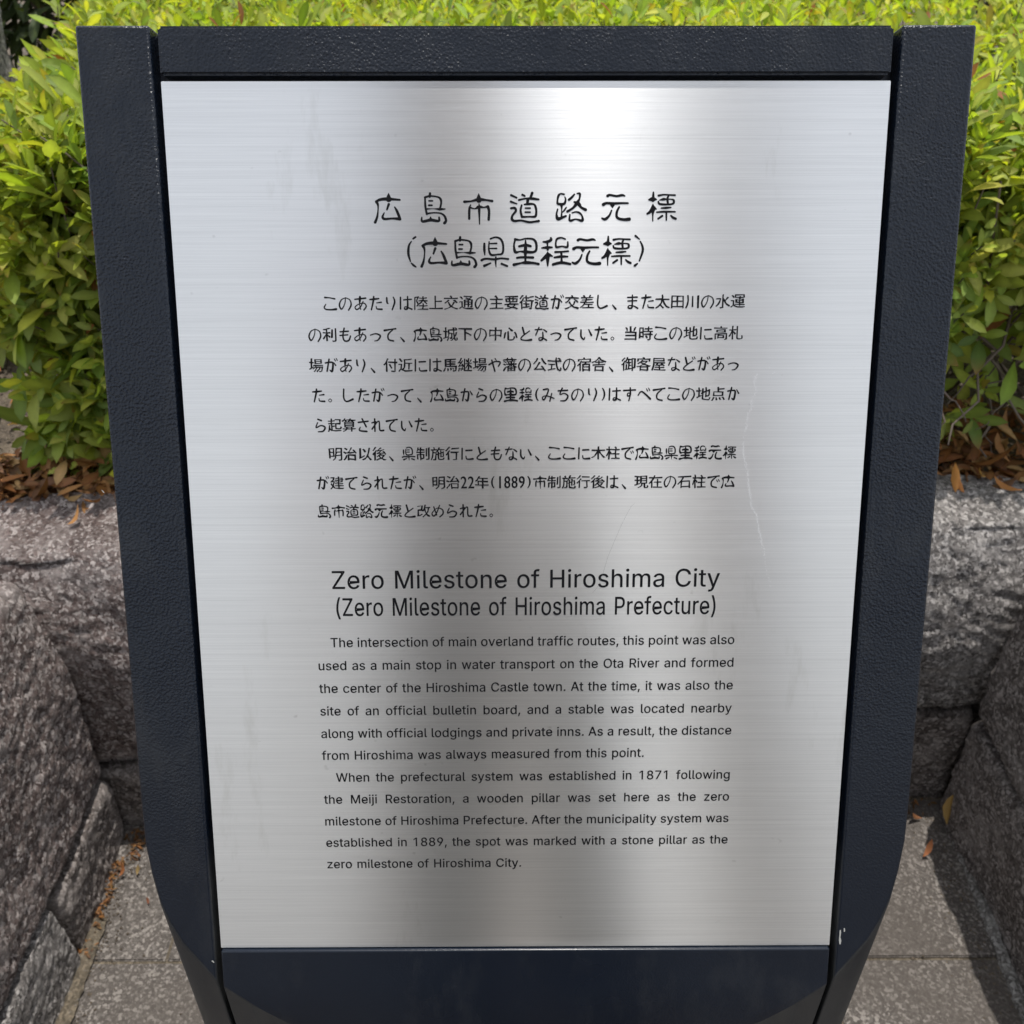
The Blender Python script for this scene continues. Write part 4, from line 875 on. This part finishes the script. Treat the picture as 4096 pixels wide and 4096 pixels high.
# bare grey twigs hanging in the open foot of the hedge on the right
tw = [((.88, 1.50, .95), (.72, 1.33, .70)), ((.92, 1.48, .84), (1.02, 1.36, .66)), ((.78, 1.46, .84), (.90, 1.37, .68)), ((.70, 1.42, .90), (.70, 1.34, .72)), ((.95, 1.55, .80), (.76, 1.40, .82)), ((1.0, 1.45, .92), (.86, 1.36, .78)), ((.86, 1.52, .76), (.82, 1.38, .645)), ((1.02, 1.42, .80), (.97, 1.37, .64)), ((-.66, 1.46, .86), (-.60, 1.36, .68))]
for a, b in tw:
    V = []; F = []; w_ = wander(a, b, 7, .010); tube(V, F, w_, .0034, .0014, 6)
    m_ = w_[4]; tube(V, F, wander(m_, m_ + Vector((random.uniform(-.05, .05), -.02, -.05)), 4, .005), .0018, .0008, 5)
    mesh_obj('twig', V, F, BARK, hedge, smooth=True)

# dark shrubs beyond the hedge
def shrub(name, label, c, r, n, tints, seed):
    rg = np.random.default_rng(seed); root = empty(name, (c[0], c[1], .56)); tag(root, label, 'shrub', 'dark evergreen shrubs beyond the hedge')
    d = rg.normal(size=(n, 3)); d /= np.linalg.norm(d, axis=1, keepdims=True)
    rad = (rg.random(n) ** .4)[:, None]; p = np.array(c) + d * rad * np.array(r) * (1 + .15 * rg.normal(size=(n, 1)))
    p[:, 2] = np.maximum(p[:, 2], .58)
    dirs = d + rg.normal(0, .7, (n, 3)); col = np.array(tints)[rg.integers(0, len(tints), n)] * rg.uniform(.6, 1.3, (n, 1))
    leaves_mesh('crown', p, frames(dirs, rg.normal(0, .4, (n, 3)) + np.array([0, 0, 1])), rg.uniform(1.3, 2.0, n), rg.integers(0, len(LV), n), col, DARKLEAF, root)
    V = []; F = []
    for _ in range(7): tube(V, F, wander((c[0] + random.gauss(0, .05), c[1] + random.gauss(0, .05), .54), (c[0] + random.gauss(0, r[0] * .5), c[1] + random.gauss(0, .2), c[2] + random.uniform(-.1, .3)), 6, .03), .018, .006, 6)
    mesh_obj('trunk', V, F, BARK, root, smooth=True)
TD_ = [(.018, .035, .010), (.03, .05, .014), (.045, .07, .02)]
shrub('evergreen_shrub', 'dark evergreen shrub in deep shade beyond the left end of the hedge', (-1.35, 4.3, 1.35), (1.0, .7, .9), 9000, TD_, 1)
shrub('evergreen_shrub', 'dark evergreen shrub far left beyond the standing stone', (-3.0, 4.2, 1.4), (1.0, .8, 1.0), 6000, TD_, 2)
shrub('evergreen_shrub', 'dark evergreen shrub beyond the middle of the hedge', (.6, 4.9, 1.4), (1.2, .7, 1.0), 6000, TD_, 3)
shrub('evergreen_shrub', 'dark evergreen shrub beyond the right end of the hedge', (2.8, 4.9, 1.4), (1.2, .7, 1.0), 6000, TD_, 4)

# ------------------------------------------------------------------ leaf litter
DC = np.array([(.33, .13, .045), (.22, .085, .035), (.40, .19, .075), (.15, .065, .035), (.44, .27, .12)])
def ysoil(x): return 1.385 + .02 * noise.noise(Vector((x * 7, 0, 0)))
rg = np.random.default_rng(5)
pp = []
for _ in range(8500):
    x = rg.uniform(-1.5, 1.6); y = 1.33 + abs(rg.normal(0, .12)) + .03 * noise.noise(Vector((x * 9, 3, 0)))
    if x < -.97: y = rg.uniform(.2, 1.9)
    if x < -.5 and y > 1.45 and rg.random() < .85: continue
    if x > .6: y += .05 - .10 * max(0, min(1, (x - .78) / .25)); pile = .11 * math.exp(-((y - 1.49) / .075) ** 2)
    else: pile = .05 * math.exp(-((y - 1.40) / .06) ** 2)
    pp.append((x, y, .582 + rg.random() * pile + .004))
pp = np.array(pp); n = len(pp)
dirs = np.column_stack([rg.normal(size=n), rg.normal(size=n), rg.normal(0, .22, n)]); nn = np.column_stack([rg.normal(0, .4, n), rg.normal(0, .4, n), np.ones(n)])
lt = leaves_mesh('leaf_litter', pp, frames(dirs, nn), rg.uniform(.5, .95, n), rg.integers(0, len(LV), n), DC[rg.integers(0, 5, n)] * rg.uniform(.5, 1.1, (n, 1)), DEAD, None)
tag(lt, 'brown dry leaf litter piled on the soil under the hedge', 'leaf litter', kind='stuff')
# litter in the wall corners on the paving
pp = []
for _ in range(330):
    if rg.random() < .5: y = rg.uniform(.86, 1.10); x = -.708 + abs(rg.normal(0, .006)) + (.02 if y > 1.05 else 0); 
    else: x = rg.uniform(-.71, -.5) if rg.random() < .6 else rg.uniform(.55, .81); y = yb(x) - .012 - abs(rg.normal(0, .012))
    pp.append((x, y, .002 + rg.random() * .008))
pp = np.array(pp); n = len(pp)
dirs = np.column_stack([rg.normal(size=n), rg.normal(size=n), rg.normal(0, .3, n)]); nn = np.column_stack([rg.normal(0, .5, n), rg.normal(0, .5, n), np.ones(n)])
lt = leaves_mesh('leaf_litter', pp, frames(dirs, nn), rg.uniform(.10, .28, n), rg.integers(0, len(LV), n), DC[rg.integers(0, 4, n)] * rg.uniform(.3, .8, (n, 1)), DEAD, None)
tag(lt, 'reddish brown leaf crumbs gathered where walls meet the paving', 'leaf litter', kind='stuff')
V = []; F = []
for _ in range(1500):
    q_ = random.random()
    if q_ < .35: x = -.700 + abs(random.gauss(0, .022)); y = random.uniform(.5, 1.12)
    elif q_ < .55: x = .800 - abs(random.gauss(0, .030)); y = random.uniform(.5, 1.15)
    elif q_ < .75: x = random.uniform(-.7, .8); y = yb(x) - .01 - abs(random.gauss(0, .03))
    else: x = random.uniform(-.7, .8); y = random.uniform(.5, 1.15)
    r = random.uniform(.0008, .0030); b = len(V)
    for q in ((r, 0, 0), (-r, 0, 0), (0, r*.8, 0), (0, -r, 0), (0, 0, r * .8), (0, 0, -r)): V.append((x + q[0] * random.uniform(.7, 1.2), y + q[1], .001 + q[2]))
    for f in ((0,2,4),(2,1,4),(1,3,4),(3,0,4)): F.append(tuple(b + i for i in f))
tag(mesh_obj('grit', V, F, SOIL), 'dark grit and crumbs strewn over the paving by the walls', 'grit', kind='stuff')
# gravel grit on the bare soil at the left
V = []; F = []
for _ in range(5200):
    x = random.uniform(-1.9, -.55); y = random.uniform(1.36, 2.4); r = random.uniform(.0015, .006)
    b = len(V); z = .572 + .02 * noise.noise(Vector((x * 3, y * 3, 0)))
    for q in ((r, 0, 0), (-r, 0, 0), (0, r*.8, 0), (0, -r, 0), (0, 0, r * .8), (0, 0, -r)): V.append((x + q[0] * random.uniform(.7, 1.2), y + q[1], z + q[2]))
    for f in ((0,2,4),(2,1,4),(1,3,4),(3,0,4)): F.append(tuple(b + i for i in f))
tag(mesh_obj('gravel', V, F, GROUT), 'pale grit scattered over bare brown soil at left', 'gravel', kind='stuff')
def dry(label, px_, py_, z, s, yaw, col, var=1, tilt=.25, cup=1.0):
    d = ray(px_, py_); t = (z - CAM.z) / d.z; q = CAM + d * t
    me = bpy.data.meshes.new('fallen_leaf'); vs = LV[var] * np.array([1, 1, -2.2 * cup]); me.from_pydata([tuple(v) for v in vs], [], [tuple(int(a) for a in f) for f in LF])
    a = me.color_attributes.new('tint', 'FLOAT_COLOR', 'POINT'); a.data.foreach_set('color', np.tile([*col, 1], 11).astype(np.float32))
    me.materials.append(DEAD); me.shade_smooth()
    o = bpy.data.objects.new('fallen_leaf', me); link(o); o.location = q; o.scale = (s, s, s); o.rotation_euler = (tilt, random.uniform(-.3, .3), yaw)
    tag(o, label, 'leaf', 'dry leaves fallen on stone and paving'); return o
dry('orange curled leaf, left one of the pair on the right wall top', 3822, 1970, .612, .82, -.4, (.55, .24, .06), 1, .5)
dry('smaller orange leaf, right one of the pair on the right wall top', 3858, 1972, .612, .72, .15, (.50, .20, .06), 3, .6)
dry('dull orange leaf on the right wall top touching the navy post', 3775, 1905, .606, .8, 1.2, (.36, .17, .08), 5, .3)
dry('pointed orange leaf hanging over the right wall top', 3975, 1900, .615, .95, 3.6, (.50, .22, .08), 0, -.3)
dry('small yellow brown leaf beside the litter on the right wall top', 3945, 1905, .614, .6, 1.6, (.48, .27, .07), 4, .2)
dry('small orange leaf alone on the left wall top', 268, 2098, .600, .62, -1.1, (.42, .20, .07), 1, .3)
dry('reddish leaf lying on the paving right of the post', 3692, 3428, .008, .55, -1.0, (.40, .15, .07), 5, .4)
dry('yellow brown leaf stuck upright where right wall meets paving', 3788, 3300, .030, .95, -.1, (.36, .22, .07), 0, .6)
dry('dull brown leaf on the paving by the back wall at right', 3690, 3272, .010, .55, 1.4, (.28, .12, .06), 1, .2)
dry('pale yellow brown leaf on the paving left of the post', 548, 3500, .008, .42, .2, (.34, .23, .10), 4, .3)
dry('tiny dark red leaf on the paving nearest the left of the post', 594, 3617, .005, .30, .4, (.22, .07, .04), 4, .2)
dry('small orange leaf at the foot of the left wall', 474, 3508, .010, .5, -.6, (.42, .15, .06), 1, .5)
LBR = ['brown leaf nearest the post at the foot of the right litter drift', 'brown leaf just behind the hanging pointed one on the right wall',
 'brown leaf low in the right drift, below the thick twig tip', 'brown leaf at the right picture edge, lowest of the right drift',
 'brown leaf half way up the right drift under the bare twigs', 'brown leaf in shade left of the middle of the right drift',
 'brown leaf next to the post, half way up the right drift', 'brown leaf near the right picture edge, half way up the drift',
 'brown leaf in deep shade in the middle of the right drift', 'brown leaf in deep shade next to the post above the right wall',
 'topmost brown leaf of the right drift at the picture edge', 'brown leaf high in the right drift under the dark hedge foot']
LBL = ['dry leaf nearest the left picture edge in the left litter drift', 'dry leaf in the left drift, second from the picture edge',
 'dry leaf in the middle of the left litter drift', 'dry leaf above the lone orange leaf on the left wall',
 'dry leaf touching the navy post in the left litter drift', 'dry leaf lowest in the left drift, lying on the wall edge',
 'dry leaf at the back of the left drift below the hedge', 'dry leaf tucked under the lowest hedge leaves at the post']
for i, (x_, y_, zz) in enumerate([(3890,1850,.62),(3960,1820,.63),(4040,1850,.63),(4070,1905,.62),(4010,1780,.63),(3930,1770,.63),(3870,1800,.62),(4060,1760,.64),(3985,1730,.64),(3905,1720,.63),(4080,1700,.64),(4020,1690,.64)]):
    o = dry(LBR[i], x_, y_, zz, random.uniform(.8, 1.1), random.uniform(0, 6), tuple(DC[i % 5] * random.uniform(.7, 1)), i % 6, random.uniform(-.5, .5))
    o['group'] = 'dry leaves in the litter drift over the right wall'
for i, (x_, y_, zz) in enumerate([(60,1960,.60),(150,1930,.60),(240,1960,.61),(330,1975,.61),(405,1990,.61),(120,1990,.60),(290,1900,.61),(390,1930,.62)]):
    o = dry(LBL[i], x_, y_, zz, random.uniform(.6, .9), random.uniform(0, 6), tuple(DC[(i + 1) % 5] * random.uniform(.6, .9)), i % 6, random.uniform(-.3, .3))
    o['group'] = 'dry leaves in the litter drift over the left wall'

# ------------------------------------------------------------------ unseen poles, added to put upright dark bands into the plate's reflection
POLE = mat_plain('pole_concrete', (.09, .088, .082), .8)
def pole(label, x, y, r, h):
    root = empty('reflection_pole', (x, y, 0)); tag(root, label, 'pole', 'unseen poles added behind the viewer')
    bm = bmesh.new(); bmesh.ops.create_cone(bm, segments=32, radius1=r, radius2=r * .72, depth=h, cap_ends=True, matrix=Matrix.Translation((x, y, h / 2 - .02))); bm_obj('shaft', bm, POLE, root, True)
    for z in (2.6, 2.9, 5.5): 
        bm = bmesh.new(); bmesh.ops.create_cone(bm, segments=32, radius1=r * 1.02, radius2=r * 1.02, depth=.04, cap_ends=True, matrix=Matrix.Translation((x, y, z))); bm_obj('steel_band', bm, CORE, root, True)
pole('stout unseen pole added to mirror as a grey band left of the plate centre', -.42, -4.2, .30, 13)
pole('slimmer unseen pole added to mirror as a faint band near the plate right side', 1.45, -4.6, .22, 12)

# ------------------------------------------------------------------ the visitor mirrored in the plate, behind the camera
SKIN = mat_plain('skin', (.42, .25, .18), .5); SHIRT = mat_plain('grey_cotton', (.07, .07, .075), .9); TROU = mat_plain('stone_trousers', (.12, .115, .105), .9)
HAIR = mat_plain('black_hair', (.012, .010, .009), .5)
def skinned(name, nodes, edges, mats, parent=None, sub=2, root=0):
    me = bpy.data.meshes.new(name); me.from_pydata([n_[:3] for n_ in nodes], edges, [])
    o = bpy.data.objects.new(name, me); link(o, parent)
    if parent: o.matrix_parent_inverse = Matrix.Translation(-parent.location)
    o.modifiers.new('skin', 'SKIN'); 
    lay = me.skin_vertices[0] if me.skin_vertices else None
    if lay is None: return o
    for i, n_ in enumerate(nodes):
        r = n_[3]; lay.data[i].radius = (r if not isinstance(r, tuple) else r[0], r if not isinstance(r, tuple) else r[1]); lay.data[i].use_root = (i == root)
    s_ = o.modifiers.new('sub', 'SUBSURF'); s_.levels = sub; s_.render_levels = sub
    dg = bpy.context.evaluated_depsgraph_get(); m2 = bpy.data.meshes.new_from_object(o.evaluated_get(dg))
    o.modifiers.clear(); o.data = m2; o.data.materials.clear()
    for m_ in mats: o.data.materials.append(m_)
    o.data.shade_smooth(); return o
px0, py0 = .02, -.40
N = [(px0, py0, .95, .135), (px0, py0 - .01, 1.10, .135), (px0, py0 - .01, 1.28, (.16, .125)), (px0, py0, 1.40, (.12, .09)), (px0, py0 + .02, 1.48, .055), (px0 - .05, py0 + .045, 1.53, .052), (px0 - .10, py0 + .055, 1.62, .084), (px0 - .11, py0 + .05, 1.69, .080)]
E = [(0, 1), (1, 2), (2, 3), (3, 4), (4, 5), (5, 6), (6, 7)]
for sgn in (-1, 1):
    b = len(N); N += [(px0 + sgn * .19, py0, 1.42, .072), (px0 + sgn * .37, py0 + .10, 1.24, .068), ((px0 + .05) * .3 + sgn * .20, py0 + .24, 1.36, .042), (sgn * .088, -.055, 1.455, .026), (sgn * .078, -.025, 1.475, (.030, .016))]
    E += [(3, b), (b, b+1), (b+1, b+2), (b+2, b+3), (b+3, b+4)]
    h = b + 4
    for q, (dz, ln) in enumerate(((.03, .052), (.012, .058), (-.006, .054), (-.024, .044))):
        c_ = len(N); N += [(sgn * .076, -.020, 1.475 + dz, .0085), (sgn * .072, .002, 1.475 + dz * 1.1, .008), (sgn * (.078 - ln * .5), .004, 1.475 + dz * 1.1, .0065)]
        E += [(h, c_), (c_, c_+1), (c_+1, c_+2)]
    c_ = len(N); N += [(sgn * .070, -.045, 1.462, .010), (sgn * .048, -.038, 1.470, .0085)]; E += [(h, c_), (c_, c_+1)]
    b = len(N); N += [(px0 + sgn * .10, py0, .88, .098), (px0 + sgn * .11, py0 + .02, .48, .062), (px0 + sgn * .12, py0, .09, .042), (px0 + sgn * .13, py0 + .06, .045, .040), (px0 + sgn * .14, py0 + .15, .035, .030)]
    E += [(0, b), (b, b+1), (b+1, b+2), (b+2, b+3), (b+3, b+4)]
N = [(n_[0], n_[1], n_[2] * (1.05 if n_[1] < py0 + .12 and not (1.3 < n_[2] < 1.4 and n_[1] > py0 + .1) else 1), n_[3]) for n_ in N]
person = skinned('person', N, E, [SKIN, SHIRT, TROU, HAIR])
tag(person, 'person in grey shirt mirrored as a dark blur in the steel plate', 'person')
for p_ in person.data.polygons:
    c_ = p_.center
    if c_.z < .96: p_.material_index = 2 if c_.z > .075 else 3
    elif c_.z < 1.53 and c_.y < py0 + .13: p_.material_index = 1
bm = bmesh.new(); bmesh.ops.create_icosphere(bm, subdivisions=3, radius=.098, matrix=Matrix.Translation((px0 - .11, py0 + .035, 1.775)) @ Matrix.Diagonal((.92, 1.05, 1.02, 1)))
bmesh.ops.delete(bm, geom=[v for v in bm.verts if v.co.z < 1.72 and v.co.y > py0 - .01 or (v.co.y > py0 + .085 and v.co.z < 1.81)], context='VERTS')
bm_obj('hair', bm, HAIR, person, True)
bm = bmesh.new(); bmesh.ops.create_cube(bm, size=1, matrix=Matrix.Diagonal((.150, .073, .008, 1)))
bmesh.ops.bevel(bm, geom=[e for e in bm.edges if abs((e.verts[0].co - e.verts[1].co).z) > .005], offset=.009, segments=4, affect='EDGES')
ph = bm_obj('phone', bm, mat_plain('dark_glass', (.01, .01, .012), .15)); ph.location = CAM - (RW @ Vector((0, 0, 1))) * .012; ph.rotation_euler = cam.matrix_world.to_euler()
tag(ph, 'dark smartphone held up in front of the steel plate', 'phone')
bm = bmesh.new(); bmesh.ops.create_cube(bm, size=1, matrix=Matrix.Translation((-.052, .014, .003)) @ Matrix.Diagonal((.034, .034, .004, 1)))
c_ = bm_obj('camera_bump', bm, CORE, ph); c_.matrix_parent_inverse = Matrix.Identity(4)
